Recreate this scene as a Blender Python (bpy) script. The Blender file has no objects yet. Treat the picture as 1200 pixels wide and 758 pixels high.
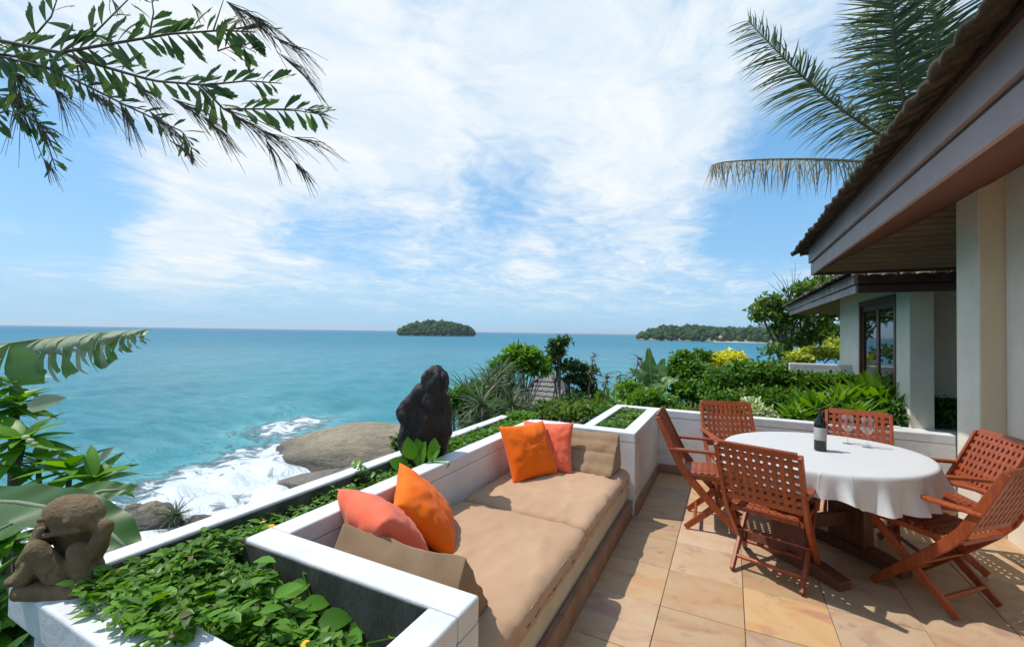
import bpy, bmesh, math, random
import numpy as np
from mathutils import Vector, Matrix, noise as mnoise
R = math.radians
random.seed(7); rng = np.random.default_rng(7)
S = bpy.context.scene
C = S.collection

# ------------------------------------------------------------------ camera
CAMH = 1.55; FPX = 512.0; PW, PH = 1200.0, 758.0
yaw, pitch, roll = R(26.5), R(1.15), R(0.85)
fwd = Vector((-math.sin(yaw)*math.cos(pitch), math.cos(yaw)*math.cos(pitch), math.sin(pitch)))
r0 = Vector((math.cos(yaw), math.sin(yaw), 0)); u0 = r0.cross(fwd)
rgt = math.cos(roll)*r0 + math.sin(roll)*u0
upv = -math.sin(roll)*r0 + math.cos(roll)*u0
CAM = Vector((0, 0, CAMH))
cd = bpy.data.cameras.new('camera'); cam = bpy.data.objects.new('camera', cd); C.objects.link(cam)
cd.sensor_fit = 'HORIZONTAL'; cd.sensor_width = 36.0; cd.lens = 36.0*FPX/PW
cd.clip_start = 0.05; cd.clip_end = 200000
cam.matrix_world = Matrix(((rgt.x, upv.x, -fwd.x, 0), (rgt.y, upv.y, -fwd.y, 0), (rgt.z, upv.z, -fwd.z, CAMH), (0, 0, 0, 1)))
S.camera = cam
def ray(px, py): return fwd + rgt*((px-PW/2)/FPX) + upv*((PH/2-py)/FPX)
def at(px, py, d): return CAM + ray(px, py)*d          # a point d metres deep
def onz(px, py, z):
    d = ray(px, py); return CAM + d*((z-CAMH)/d.z)

# ------------------------------------------------------------------ light
TOSUN = Vector((-.237, -.051, .43)).normalized()
SUN_EL = math.asin(TOSUN.z); SUN_AZ = math.atan2(TOSUN.x, TOSUN.y)
sl = bpy.data.lights.new('sun', 'SUN'); sl.energy = 3.7; sl.angle = R(0.6); sl.color = (1, .955, .89)
so = bpy.data.objects.new('sun', sl); C.objects.link(so)
so.rotation_euler = (-TOSUN).to_track_quat('-Z', 'Y').to_euler()
S.view_settings.view_transform = 'Standard'; S.view_settings.look = 'None'
S.view_settings.gamma = 1; S.view_settings.use_curve_mapping = False
S.view_settings.exposure = 0.16
S.cycles.max_bounces = 8; S.cycles.diffuse_bounces = 3; S.cycles.glossy_bounces = 3; S.cycles.transmission_bounces = 6; S.cycles.caustics_reflective = False; S.cycles.caustics_refractive = False

W = bpy.data.worlds.new('World'); S.world = W; W.use_nodes = True
nt = W.node_tree; nt.nodes.clear()
class NT:
    def __init__(s, tree): s.t = tree
    def n(s, typ, **kw):
        x = s.t.nodes.new(typ)
        for k, v in kw.items():
            if k.startswith('i_'):
                key = k[2:]; key = int(key) if key.isdigit() else key.replace('_', ' ')
                s.put(x.inputs[key], v)
            else: setattr(x, k, v)
        return x
    def put(s, sock, v):
        if isinstance(v, bpy.types.NodeSocket): s.t.links.new(v, sock)
        elif isinstance(v, bpy.types.Node): s.t.links.new(v.outputs[0], sock)
        else:
            try: sock.default_value = v
            except Exception: sock.default_value = tuple(v)+(1,) if hasattr(v, '__len__') else (v, v, v)
    def math(s, op, a, b=0.0, clamp=False):
        m = s.n('ShaderNodeMath', operation=op, use_clamp=clamp); s.put(m.inputs[0], a); s.put(m.inputs[1], b); return m.outputs[0]
    def vmath(s, op, a, b=(0,0,0)):
        m = s.n('ShaderNodeVectorMath', operation=op); s.put(m.inputs[0], a); s.put(m.inputs[1], b)
        return m.outputs['Value'] if op in ('DOT_PRODUCT', 'LENGTH', 'DISTANCE') else m.outputs[0]
    def mr(s, v, a, b, c=0.0, d=1.0, smooth=True):
        m = s.n('ShaderNodeMapRange', interpolation_type='SMOOTHSTEP' if smooth else 'LINEAR')
        s.put(m.inputs[0], v)
        for i, q in enumerate((a, b, c, d)): s.put(m.inputs[i+1], q)
        return m.outputs[0]
    def mix(s, f, a, b, typ='RGBA', blend='MIX'):
        m = s.n('ShaderNodeMix', data_type=typ)
        if typ == 'RGBA':
            m.blend_type = blend
            s.put(m.inputs[0], f); s.put(m.inputs[6], a if not isinstance(a, tuple) or len(a) == 4 else a+(1,)); s.put(m.inputs[7], b if not isinstance(b, tuple) or len(b) == 4 else b+(1,))
            return m.outputs[2]
        s.put(m.inputs[0], f); s.put(m.inputs[2], a); s.put(m.inputs[3], b); return m.outputs[0]
    def noise(s, vec, scale, detail=4, rough=.55, dist=0.0, dim='3D'):
        m = s.n('ShaderNodeTexNoise', noise_dimensions=dim)
        if vec is not None: s.put(m.inputs['Vector'], vec)
        s.put(m.inputs['Scale'], scale); s.put(m.inputs['Detail'], detail); s.put(m.inputs['Roughness'], rough); s.put(m.inputs['Distortion'], dist)
        return m.outputs[0]

w = NT(nt)
sky = w.n('ShaderNodeTexSky', sky_type='NISHITA', sun_disc=False, sun_elevation=SUN_EL, sun_rotation=SUN_AZ, altitude=15, air_density=1.0, dust_density=1.0, ozone_density=2.0)
SKY_STRENGTH = 0.145
tc = w.n('ShaderNodeTexCoord')
dirv = w.vmath('NORMALIZE', tc.outputs['Generated'])
sep = w.n('ShaderNodeSeparateXYZ'); w.put(sep.inputs[0], dirv)
zz = w.math('ADD', w.math('MAXIMUM', sep.outputs[2], 0.0), 0.10)
cx = w.math('DIVIDE', sep.outputs[0], zz); cy = w.math('DIVIDE', sep.outputs[1], zz)
comb = w.n('ShaderNodeCombineXYZ'); w.put(comb.inputs[0], cx); w.put(comb.inputs[1], cy)
P2 = comb.outputs[0]
warp = w.noise(P2, 0.8, 3)
P3 = w.vmath('ADD', P2, w.vmath('SCALE', w.n('ShaderNodeTexNoise', i_Vector=P2, i_Scale=1.1, i_Detail=3.0).outputs[1], (0,0,0)))
wv = w.n('ShaderNodeTexNoise'); w.put(wv.inputs['Vector'], P2); wv.inputs['Scale'].default_value = .9; wv.inputs['Detail'].default_value = 4
wsc = w.vmath('SCALE', w.vmath('SUBTRACT', wv.outputs[1], (.5,.5,.5))); wsc.node.inputs['Scale'].default_value = .9
PW2 = w.vmath('ADD', P2, wsc)
big = w.noise(PW2, 0.62, 7, .58, .2)
fine = w.noise(w.vmath('MULTIPLY', PW2, (1.0, .62, 1)), 2.6, 9, .68, .35)
mott = w.noise(w.vmath('MULTIPLY', PW2, (1.0, .8, 1)), 8.5, 5, .62, .2)
cov = w.math('ADD', w.math('MULTIPLY', big, .52), w.math('ADD', w.math('MULTIPLY', fine, .38), w.math('MULTIPLY', mott, .27)))
# where the cloud banks and the gaps of this sky stand: (direction, half width in degrees, amount)
def blob(px, py, deg, amp, soft=1.0):
    global cov
    d = ray(px, py).normalized()
    dp = w.vmath('DOT_PRODUCT', dirv, tuple(d))
    m = w.mr(dp, math.cos(R(deg*(1+soft)*.75)), math.cos(R(deg*.15)))
    cov = w.math('ADD', cov, w.math('MULTIPLY', m, amp))
for a in ((300,90,15,.10),(500,60,18,.12),(640,130,12,.09),(420,175,9,.08),(250,215,7,.09),(20,20,9,.06),(210,303,4.2,.17),(150,306,2.6,.08),(620,303,3,.10),(40,300,3,.07),(770,215,8,.11),(830,60,12,.10),(700,60,9,.09),(940,30,8,.07),(820,150,6,.05),(470,300,9,.04),(250,290,9,.04),(720,300,9,.05),
          (45,222,8,-.16),(110,170,6,-.08),(590,212,4.5,-.13),(410,250,6,-.12),(895,225,7.5,-.17),(960,130,7,-.10),(340,262,3,-.08),(720,255,3,-.03)):
    blob(*a)
thick = w.mr(cov, .46, .81)
veil = w.math('MULTIPLY', w.mr(sep.outputs[2], .42, .0), .26)           # thin high haze, denser towards the horizon
skyc = w.vmath('SCALE', sky.outputs[0])
skyc.node.inputs['Scale'].default_value = SKY_STRENGTH
hs = w.n('ShaderNodeHueSaturation'); w.put(hs.inputs['Color'], skyc); hs.inputs['Hue'].default_value = .495; hs.inputs['Saturation'].default_value = 1.12; hs.inputs['Value'].default_value = 1.05
shade = w.mix(w.mr(fine, .35, .7), (.68, .79, .88), (.88, .905, .92))
c1 = w.mix(.62, hs.outputs[0], (.175, .47, .84))
c1 = w.mix(veil, c1, (.44, .68, .90))
c2 = w.mix(w.math('MULTIPLY', thick, .96), c1, shade)
lowf = w.mr(sep.outputs[2], .16, -.01)
c3 = w.mix(w.math('MULTIPLY', w.math('POWER', lowf, 1.6), .92), c2, (.34, .60, .82))
bg = w.n('ShaderNodeBackground'); w.put(bg.inputs[0], c3); bg.inputs[1].default_value = 1.0
out = w.n('ShaderNodeOutputWorld'); nt.links.new(bg.outputs[0], out.inputs[0])

# ------------------------------------------------------------------ materials
MATS = {}
def newmat(name):
    m = bpy.data.materials.new(name); m.use_nodes = True; m.node_tree.nodes.clear()
    t = NT(m.node_tree); b = t.n('ShaderNodeBsdfPrincipled'); o = t.n('ShaderNodeOutputMaterial')
    m.node_tree.links.new(b.outputs[0], o.inputs[0]); MATS[name] = m
    return m, t, b, o
def bump(t, b, h, strength=.3, dist=.01):
    bp = t.n('ShaderNodeBump'); bp.inputs['Strength'].default_value = strength; bp.inputs['Distance'].default_value = dist
    t.put(bp.inputs['Height'], h); t.put(b.inputs['Normal'], bp.outputs[0])
def vary(name, c1, c2, scale=6, rough=.6, bstr=.2, bscale=40, bdist=.004, objrand=.0, c3=None, s3=2.0, lo3=.55, hi3=.75, spec=.4, stretch=None, coords='Object', sheen=0):
    m, t, b, o = newmat(name)
    tc = t.n('ShaderNodeTexCoord'); v = tc.outputs[coords]
    if objrand:
        oi = t.n('ShaderNodeObjectInfo'); v = t.vmath('ADD', v, t.vmath('SCALE', (37., 19., 53.))); v.node.inputs[1]
        sc = v.node.inputs[1].links[0].from_node; t.put(sc.inputs['Scale'], oi.outputs['Random'])
    v0 = v
    if stretch: v = t.vmath('MULTIPLY', v, stretch)
    n = t.noise(v, scale, 6, .6)
    col = t.mix(t.mr(n, .32, .68), c1, c2)
    if c3: col = t.mix(t.mr(t.noise(v0, s3, 5, .6, .4), lo3, hi3), col, c3)
    if objrand:
        h = t.n('ShaderNodeHueSaturation'); t.put(h.inputs['Color'], col)
        t.put(h.inputs['Value'], t.mr(oi.outputs['Random'], 0, 1, 1-objrand, 1+objrand, False)); col = h.outputs[0]
    t.put(b.inputs['Base Color'], col); b.inputs['Roughness'].default_value = rough; b.inputs['Specular IOR Level'].default_value = spec
    if sheen: b.inputs['Sheen Weight'].default_value = sheen; b.inputs['Sheen Roughness'].default_value = .5
    if bstr: bump(t, b, t.noise(v, bscale, 5, .65), bstr, bdist)
    return m
def leafmat(name, dark, light, trans=.35, rough=.45, yellow=None, spec=.4):
    m, t, b, o = newmat(name)
    g = t.n('ShaderNodeNewGeometry'); rnd = g.outputs['Random Per Island']
    oi = t.n('ShaderNodeObjectInfo')
    rr = t.math('FRACT', t.math('ADD', rnd, oi.outputs['Random']))
    n = t.noise(t.n('ShaderNodeTexCoord').outputs['Object'], 2.2, 3)
    f = t.math('ADD', t.math('MULTIPLY', rr, .6), t.math('MULTIPLY', n, .5))
    col = t.mix(t.mr(f, .15, .85), dark, light)
    if yellow: col = t.mix(t.mr(rr, .90, .99), col, yellow)
    t.put(b.inputs['Base Color'], col); b.inputs['Roughness'].default_value = rough; b.inputs['Specular IOR Level'].default_value = spec
    tr = t.n('ShaderNodeBsdfTranslucent'); h = t.n('ShaderNodeHueSaturation'); t.put(h.inputs['Color'], col)
    h.inputs['Hue'].default_value = .485; h.inputs['Saturation'].default_value = 1.1; h.inputs['Value'].default_value = 1.5
    t.put(tr.inputs[0], h.outputs[0])
    mx = t.n('ShaderNodeMixShader'); mx.inputs[0].default_value = trans
    m.node_tree.links.new(b.outputs[0], mx.inputs[1]); m.node_tree.links.new(tr.outputs[0], mx.inputs[2]); m.node_tree.links.new(mx.outputs[0], o.inputs[0])
    return m
M = {}
M['white'] = vary('white_paint', (.70,.705,.705), (.61,.62,.62), 4, .6, .5, 26, .006, c3=(.36,.355,.32), s3=2.6, lo3=.53, hi3=.86)
M['plaster'] = vary('cream_plaster', (.80,.735,.61), (.73,.665,.54), 3, .8, .3, 70, .004, c3=(.47,.42,.34), s3=1.6, lo3=.6, hi3=.85)
M['bounce_ochre'] = vary('bounce_tinted_plaster', (.72,.57,.37), (.76,.64,.45), 2.2, .8, .3, 70, .004, stretch=(1,1,.4))  # cream plaster with the terrace's warm bounce light painted into its colour
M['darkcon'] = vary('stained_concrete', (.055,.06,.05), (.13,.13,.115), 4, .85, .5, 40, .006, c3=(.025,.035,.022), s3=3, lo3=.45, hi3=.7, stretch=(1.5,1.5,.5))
M['skirt'] = vary('brown_skirting', (.24,.135,.085), (.33,.20,.125), 5, .5, .2, 50, .003, objrand=.12)
M['cream'] = vary('cream_tile', (.60,.55,.44), (.52,.47,.36), 5, .5, .2, 50, .003)
M['soil'] = vary('soil', (.03,.022,.015), (.06,.045,.03), 14, .95, .8, 40, .02)
M['beige'] = vary('beige_canvas', (.44,.27,.16), (.51,.325,.20), 2.2, .9, .4, 210, .003, objrand=.03, sheen=.15, spec=.2)
M['taupe'] = vary('taupe_canvas', (.25,.16,.09), (.31,.205,.12), 2.2, .9, .4, 210, .003, sheen=.15, spec=.2)
M['orange'] = vary('orange_fabric', (.82,.130,.002), (.90,.165,.004), 4, .8, .25, 300, .0015, sheen=.08, spec=.2)
M['coral'] = vary('coral_fabric', (.74,.115,.05), (.84,.165,.085), 4, .8, .35, 140, .002, sheen=.15, spec=.2)
M['chair'] = vary('red_brown_wood', (.225,.040,.010), (.33,.072,.018), 7, .42, .25, 26, .002, objrand=.16, stretch=(9,9,1.2), spec=.5)
M['tablewood'] = vary('dark_table_wood', (.10,.035,.018), (.15,.055,.028), 6, .5, .2, 26, .002, stretch=(8,8,1))
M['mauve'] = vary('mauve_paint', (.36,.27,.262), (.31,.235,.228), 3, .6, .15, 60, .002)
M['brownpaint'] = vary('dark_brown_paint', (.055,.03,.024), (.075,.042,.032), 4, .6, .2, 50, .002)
M['soffit'] = vary('orange_brown_soffit', (.185,.055,.022), (.15,.043,.018), 2, .6, .15, 40, .002)
M['plank'] = vary('grey_brown_planks', (.16,.11,.075), (.21,.15,.10), 4, .7, .3, 20, .002, objrand=.12, stretch=(1,9,9))
M['rooftile'] = vary('weathered_roof_tile', (.055,.042,.032), (.115,.088,.063), 14, .95, 1.0, 45, .02, objrand=.22, c3=(.045,.04,.032), s3=5, lo3=.5, hi3=.7)
M['oldtile'] = vary('pale_roof_tile', (.26,.21,.15), (.34,.29,.22), 9, .9, .6, 30, .01, objrand=.2, c3=(.10,.09,.07), s3=6, lo3=.5, hi3=.75)
M['doorwood'] = vary('door_frame_wood', (.13,.045,.02), (.17,.062,.03), 8, .5, .2, 30, .002)
M['grout'] = vary('grout', (.27,.21,.15), (.34,.27,.19), 12, .9, .3, 60, .002)
M['bark'] = vary('bark', (.12,.095,.07), (.19,.155,.12), 7, .9, .7, 22, .01)
M['thatch'] = vary('grey_thatch', (.20,.18,.165), (.33,.30,.27), 9, .95, .9, 30, .03, stretch=(1,1,6))
M['darkstone'] = vary('dark_wood_carving', (.009,.007,.006), (.020,.015,.012), 9, .5, .8, 16, .02, c3=(.065,.042,.03), s3=4.5, lo3=.64, hi3=.88, spec=.35, stretch=(2.4,2.4,.9))
M['sandstone'] = vary('sandstone', (.185,.125,.062), (.27,.185,.10), 9, .9, 1.0, 90, .012, c3=(.05,.048,.030), s3=9, lo3=.56, hi3=.74)
M['rock'] = vary('shore_rock', (.235,.19,.125), (.32,.265,.185), .35, .85, 1.0, 1.6, .4, c3=(.10,.085,.065), s3=.22, lo3=.52, hi3=.72, stretch=(1,1,2.2))
_t = NT(M['rock'].node_tree); _b = next(n for n in _t.t.nodes if n.type == 'BSDF_PRINCIPLED')
_pz = _t.n('ShaderNodeSeparateXYZ'); _t.put(_pz.inputs[0], _t.n('ShaderNodeNewGeometry').outputs['Position'])
_pn = _t.noise(_t.n('ShaderNodeNewGeometry').outputs['Position'], .5, 4); _wet = _t.mr(_t.math('ADD', _pz.outputs[2], _t.math('MULTIPLY', _pn, 1.6)), -9.3, -10.9)
_c0 = _b.inputs['Base Color'].links[0].from_socket
_ck = _t.noise(_t.vmath('MULTIPLY', _t.n('ShaderNodeNewGeometry').outputs['Position'], (.25, .5, 1.6)), 1.0, 7, .7, 1.0)
_c0 = _t.mix(_t.mr(_t.math('ABSOLUTE', _t.math('SUBTRACT', _ck, .5)), .012, .0), _c0, (.11,.09,.065))
_t.put(_b.inputs['Base Color'], _t.mix(_t.math('MULTIPLY', _wet, .8), _c0, (.045,.038,.03)))
_t.put(_b.inputs['Roughness'], _t.mr(_wet, 0, 1, .85, .4))
M['wetrock'] = vary('wet_rock', (.10,.085,.07), (.17,.145,.115), .6, .5, .8, 2, .2)
M['earth'] = vary('hillside_earth', (.05,.055,.025), (.11,.09,.05), 1.2, .95, .6, 8, .05)
M['brownleaf'] = vary('dry_stalks', (.10,.075,.05), (.17,.13,.085), 5, .8, .2, 20, .004)
M['yellowf'] = vary('yellow_petals', (.85,.42,.01), (.9,.52,.02), 8, .6, 0)
M['glassblack'] = vary('bottle_glass', (.006,.006,.006), (.010,.008,.007), 3, .06, 0, spec=.6)
M['label'] = vary('bottle_label', (.42,.41,.38), (.36,.35,.33), 6, .7, 0)
M['cork'] = vary('bottle_foil', (.02,.012,.012), (.03,.016,.016), 6, .35, 0)
M['house_far'] = vary('far_house', (.45,.30,.22), (.5,.36,.28), 1, .8, 0)
M['sand'] = vary('beach_sand', (.55,.50,.38), (.62,.57,.45), .05, .95, 0)
M['lf_cover'] = leafmat('groundcover_leaf', (.035,.105,.009), (.145,.32,.026), .40, .5, spec=.25)
M['lf_broad'] = leafmat('broad_leaf', (.06,.18,.015), (.12,.30,.03), .38, .55, spec=.2)
M['lf_dark'] = leafmat('dark_leaf', (.018,.060,.011), (.06,.15,.024), .3, .38)
M['lf_hedge'] = leafmat('hedge_leaf', (.030,.090,.010), (.125,.27,.028), .34, .45, spec=.3)
M['lf_bright'] = leafmat('bright_leaf', (.06,.16,.015), (.17,.34,.036), .42, .38)
M['lf_tree'] = leafmat('tree_leaf', (.042,.10,.013), (.155,.255,.038), .38, .5, spec=.3)
M['lf_pand'] = leafmat('screw_pine_leaf', (.045,.085,.035), (.10,.15,.065), .3, .5, yellow=(.22,.19,.11))
M['lf_yellow'] = leafmat('yellow_leaf', (.50,.50,.03), (.80,.78,.07), .3, .5)
M['lf_yg'] = leafmat('yellow_green_leaf', (.24,.33,.03), (.52,.58,.08), .35, .5)
M['lf_tier'] = leafmat('tiered_tree_leaf', (.022,.062,.016), (.075,.14,.035), .3, .5, spec=.3)
M['lf_fish'] = leafmat('fishtail_leaf', (.035,.085,.022), (.095,.155,.045), .42, .45, yellow=(.14,.25,.04), spec=.3)
M['lf_coco'] = leafmat('coconut_leaf', (.045,.08,.032), (.15,.185,.09), .36, .35, spec=.6)
M['lf_cocodry'] = leafmat('dry_coconut_leaf', (.22,.19,.11), (.34,.30,.19), .3, .6)
M['lf_banana'] = leafmat('banana_leaf', (.10,.20,.05), (.16,.27,.09), .4, .4)
M['lf_bandry'] = leafmat('faded_banana_leaf', (.27,.33,.20), (.36,.40,.27), .35, .55)
M['lf_plum'] = leafmat('plumeria_leaf', (.045,.15,.012), (.14,.33,.03), .42, .42, spec=.3)
M['lf_varieg'] = leafmat('variegated_leaf', (.30,.40,.12), (.62,.66,.40), .3, .5)
M['lf_far'] = leafmat('island_canopy', (.018,.042,.018), (.05,.085,.03), .0, .8, spec=.1)
M['lf_dead'] = leafmat('dead_leaf', (.12,.09,.05), (.22,.17,.10), .3, .7)
# sandstone floor slabs
m, t, b, o = newmat('floor_slab'); M['slab'] = m
tcn = t.n('ShaderNodeTexCoord'); oi = t.n('ShaderNodeObjectInfo')
sc = t.vmath('SCALE', (41., 17., 9.)); t.put(sc.node.inputs['Scale'], oi.outputs['Random'])
v = t.vmath('ADD', tcn.outputs['Object'], sc)
vs = t.vmath('MULTIPLY', v, (1.1, 2.3, 1.0))
band = t.noise(vs, 1.7, 5, .55, 1.6)
col = t.mix(t.mr(band, .34, .60), (.50,.27,.105), (.51,.325,.155))
col = t.mix(t.mr(t.noise(vs, 1.1, 4, .6, 2.2), .54, .70), col, (.42,.20,.115))
col = t.mix(t.mr(t.noise(v, 9, 5, .6), .55, .8), col, (.31,.175,.085))
h = t.n('ShaderNodeHueSaturation'); t.put(h.inputs['Color'], col); t.put(h.inputs['Value'], t.mr(t.math('FRACT', t.math('MULTIPLY', oi.outputs['Random'], 7.3)), 0, 1, .84, 1.12, False))
t.put(h.inputs['Saturation'], t.mr(t.math('FRACT', t.math('MULTIPLY', oi.outputs['Random'], 3.7)), 0, 1, .72, .95, False))
t.put(b.inputs['Base Color'], h.outputs[0]); b.inputs['Specular IOR Level'].default_value = .35
t.put(b.inputs['Roughness'], t.mr(t.noise(v, 5, 4), .3, .7, .34, .6))
bump(t, b, t.noise(v, 22, 6, .65), .18, .004)
# table cloth
m, t, b, o = newmat('white_cloth'); M['cloth'] = m
b.inputs['Base Color'].default_value = (.70,.71,.72,1); b.inputs['Roughness'].default_value = .85; b.inputs['Specular IOR Level'].default_value = .2
trn = t.n('ShaderNodeBsdfTranslucent'); trn.inputs[0].default_value = (.75,.75,.75,1)
mx = t.n('ShaderNodeMixShader'); mx.inputs[0].default_value = .22
m.node_tree.links.new(b.outputs[0], mx.inputs[1]); m.node_tree.links.new(trn.outputs[0], mx.inputs[2]); m.node_tree.links.new(mx.outputs[0], o.inputs[0])
_o = t.n('ShaderNodeTexCoord').outputs['Object']; _s = t.n('ShaderNodeSeparateXYZ'); t.put(_s.inputs[0], t.vmath('ADD', _o, t.vmath('SCALE', t.n('ShaderNodeTexNoise', i_Vector=_o, i_Scale=5.0).outputs[1])))
_s.inputs[0].links[0].from_node.inputs[1].links[0].from_node.inputs['Scale'].default_value = .012
def _cr(c): return t.mr(t.math('ABSOLUTE', t.math('SUBTRACT', t.math('FRACT', t.math('ADD', t.math('DIVIDE', c, .37), .52)), .5)), .0, .022, 1, 0)
bump(t, b, t.math('ADD', t.math('ADD', t.math('MULTIPLY', _cr(_s.outputs[0]), .6), t.math('MULTIPLY', _cr(_s.outputs[1]), .6)), t.math('ADD', t.math('MULTIPLY', t.noise(_o, 420, 2), .12), t.math('MULTIPLY', t.noise(_o, 7, 5, .6), 1.6))), .45, .006)
# clear glass
m, t, b, o = newmat('clear_glass'); M['glass'] = m
tp = t.n('ShaderNodeBsdfTransparent'); tp.inputs[0].default_value = (.95,.96,.96,1); gl = t.n('ShaderNodeBsdfGlossy'); gl.inputs['Roughness'].default_value = .02
lw_ = t.n('ShaderNodeLayerWeight'); lw_.inputs[0].default_value = .28
mg = t.n('ShaderNodeMixShader'); t.put(mg.inputs[0], t.mr(lw_.outputs['Facing'], .0, 1., .05, .85, False)); m.node_tree.links.new(tp.outputs[0], mg.inputs[1]); m.node_tree.links.new(gl.outputs[0], mg.inputs[2]); m.node_tree.links.new(mg.outputs[0], o.inputs[0])
m, t, b, o = newmat('door_glass'); M['pane'] = m
b.inputs['Base Color'].default_value = (.012,.015,.016,1); b.inputs['Roughness'].default_value = .03; b.inputs['Specular IOR Level'].default_value = .8
# sea water
m, t, b, o = newmat('sea_water'); M['sea'] = m
gp = t.n('ShaderNodeNewGeometry').outputs['Position']
dist = t.vmath('LENGTH', gp)
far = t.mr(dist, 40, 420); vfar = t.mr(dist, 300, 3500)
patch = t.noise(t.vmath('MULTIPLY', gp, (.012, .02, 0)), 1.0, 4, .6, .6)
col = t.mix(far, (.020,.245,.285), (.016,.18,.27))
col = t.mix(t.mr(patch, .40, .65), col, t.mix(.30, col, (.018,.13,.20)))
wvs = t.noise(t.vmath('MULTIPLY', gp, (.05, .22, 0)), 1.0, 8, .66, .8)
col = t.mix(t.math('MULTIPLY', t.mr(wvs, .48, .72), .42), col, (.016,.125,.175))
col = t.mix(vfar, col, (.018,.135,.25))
fo = t.n('ShaderNodeAttribute', attribute_name='foam').outputs['Fac']
fn = t.noise(t.vmath('MULTIPLY', gp, (.36, .50, 0)), 1.0, 9, .68, 1.3)
fn2 = t.noise(t.vmath('MULTIPLY', gp, (.07, .15, 0)), 1.0, 3, .6, .3)
fo2 = t.math('ADD', fo, t.math('MULTIPLY', t.math('SUBTRACT', fn, .5), 1.7))
fm = t.math('MULTIPLY', t.mr(fo2, .42, .76), t.mr(fo, .04, .28))
caps = t.math('MULTIPLY', t.mr(t.noise(t.vmath('MULTIPLY', gp, (.22,.55,0)), 1.0, 6, .7), .695, .755), t.mr(dist, 330, 110))
fm = t.math('MAXIMUM', fm, t.math('MULTIPLY', caps, .55))
turq = t.mr(fo, .05, .45)
col = t.mix(t.math('MULTIPLY', turq, .62), col, (.15,.42,.45))
col = t.mix(fm, col, t.mix(fn2, (.66,.73,.76), (.82,.84,.85)))
t.put(b.inputs['Base Color'], col)
t.put(b.inputs['Roughness'], t.mr(dist, 20, 600, .16, .42)); b.inputs['IOR'].default_value = 1.33
t.put(b.inputs['Specular IOR Level'], t.mr(dist, 60, 1500, .26, .08))
s1 = t.noise(t.vmath('MULTIPLY', gp, (.16,.42,.0)), 1.0, 7, .62, .4)
s2 = t.noise(t.vmath('MULTIPLY', gp, (.018,.045,.0)), 1.0, 4, .6, .2)
hh = t.math('ADD', t.math('MULTIPLY', s1, 1.0), t.math('MULTIPLY', s2, 3.5))
bump(t, b, t.math('ADD', hh, t.math('MULTIPLY', fm, .4)), 1.0, 1.5)
# ------------------------------------------------------------------ mesh helpers
class MB:
    def __init__(s): s.v = []; s.f = []
    def add(s, vs, fs):
        o = len(s.v); s.v += [tuple(x) for x in vs]; s.f += [tuple(i+o for i in f) for f in fs]; return s
    def box(s, x0, x1, y0, y1, z0, z1):
        return s.add([(x0,y0,z0),(x1,y0,z0),(x1,y1,z0),(x0,y1,z0),(x0,y0,z1),(x1,y0,z1),(x1,y1,z1),(x0,y1,z1)],
                     [(0,3,2,1),(4,5,6,7),(0,1,5,4),(1,2,6,5),(2,3,7,6),(3,0,4,7)])
    def beam(s, p0, p1, wx, hy, side):
        p0, p1, side = Vector(p0), Vector(p1), Vector(side)
        d = (p1-p0).normalized(); a = (side - d*side.dot(d)).normalized(); b = d.cross(a)
        vs = []
        for p in (p0, p1):
            for sa, sb in ((-1,-1),(1,-1),(1,1),(-1,1)): vs.append(p + a*wx/2*sa + b*hy/2*sb)
        return s.add(vs, [(3,2,1,0),(4,5,6,7),(0,1,5,4),(1,2,6,5),(2,3,7,6),(3,0,4,7)])
    def poly(s, pts, wx, hy, side):           # a bent bar of one piece
        pts = [Vector(p) for p in pts]; side = Vector(side).normalized(); n = len(pts); vs = []
        for i, p in enumerate(pts):
            d = (pts[min(i+1,n-1)]-pts[max(i-1,0)]).normalized(); b = d.cross(side).normalized()
            h = hy[i] if hasattr(hy, '__len__') else hy
            for sa, sb in ((-1,-1),(1,-1),(1,1),(-1,1)): vs.append(p + side*wx/2*sa + b*h/2*sb)
        fs = [(3,2,1,0), tuple(4*(n-1)+k for k in range(4))]
        for i in range(n-1):
            for k in range(4): a = 4*i+k; b = 4*i+(k+1)%4; fs.append((a, b, b+4, a+4))
        return s.add(vs, fs)
    def tube(s, pts, rad, n=7, cap=True):
        pts = [Vector(p) for p in pts]; N = len(pts); vs = []; prev = None
        for i, p in enumerate(pts):
            d = (pts[min(i+1,N-1)]-pts[max(i-1,0)]).normalized()
            a = prev - d*prev.dot(d) if prev is not None else d.orthogonal()
            if a.length < 1e-6: a = d.orthogonal()
            a.normalize(); prev = a; b = d.cross(a); r = rad[i] if hasattr(rad, '__len__') else rad
            for k in range(n):
                t = 2*math.pi*k/n; vs.append(p + (a*math.cos(t)+b*math.sin(t))*r)
        fs = []
        for i in range(N-1):
            for k in range(n): fs.append((i*n+k, i*n+(k+1)%n, (i+1)*n+(k+1)%n, (i+1)*n+k))
        if cap: fs.append(tuple(range(n-1,-1,-1))); fs.append(tuple((N-1)*n+k for k in range(n)))
        return s.add(vs, fs)
    def lathe(s, prof, n=24, c=(0,0,0)):
        vs = []; fs = []; m = len(prof)
        for r, z in prof:
            for k in range(n):
                t = 2*math.pi*k/n; vs.append((c[0]+max(r,1e-4)*math.cos(t), c[1]+max(r,1e-4)*math.sin(t), c[2]+z))
        for i in range(m-1):
            for k in range(n): fs.append((i*n+k, i*n+(k+1)%n, (i+1)*n+(k+1)%n, (i+1)*n+k))
        return s.add(vs, fs)
    def mesh(s, name, smooth=False):
        me = bpy.data.meshes.new(name); me.from_pydata(s.v, [], s.f); me.update()
        if smooth: me.polygons.foreach_set('use_smooth', [True]*len(me.polygons))
        return me
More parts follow.
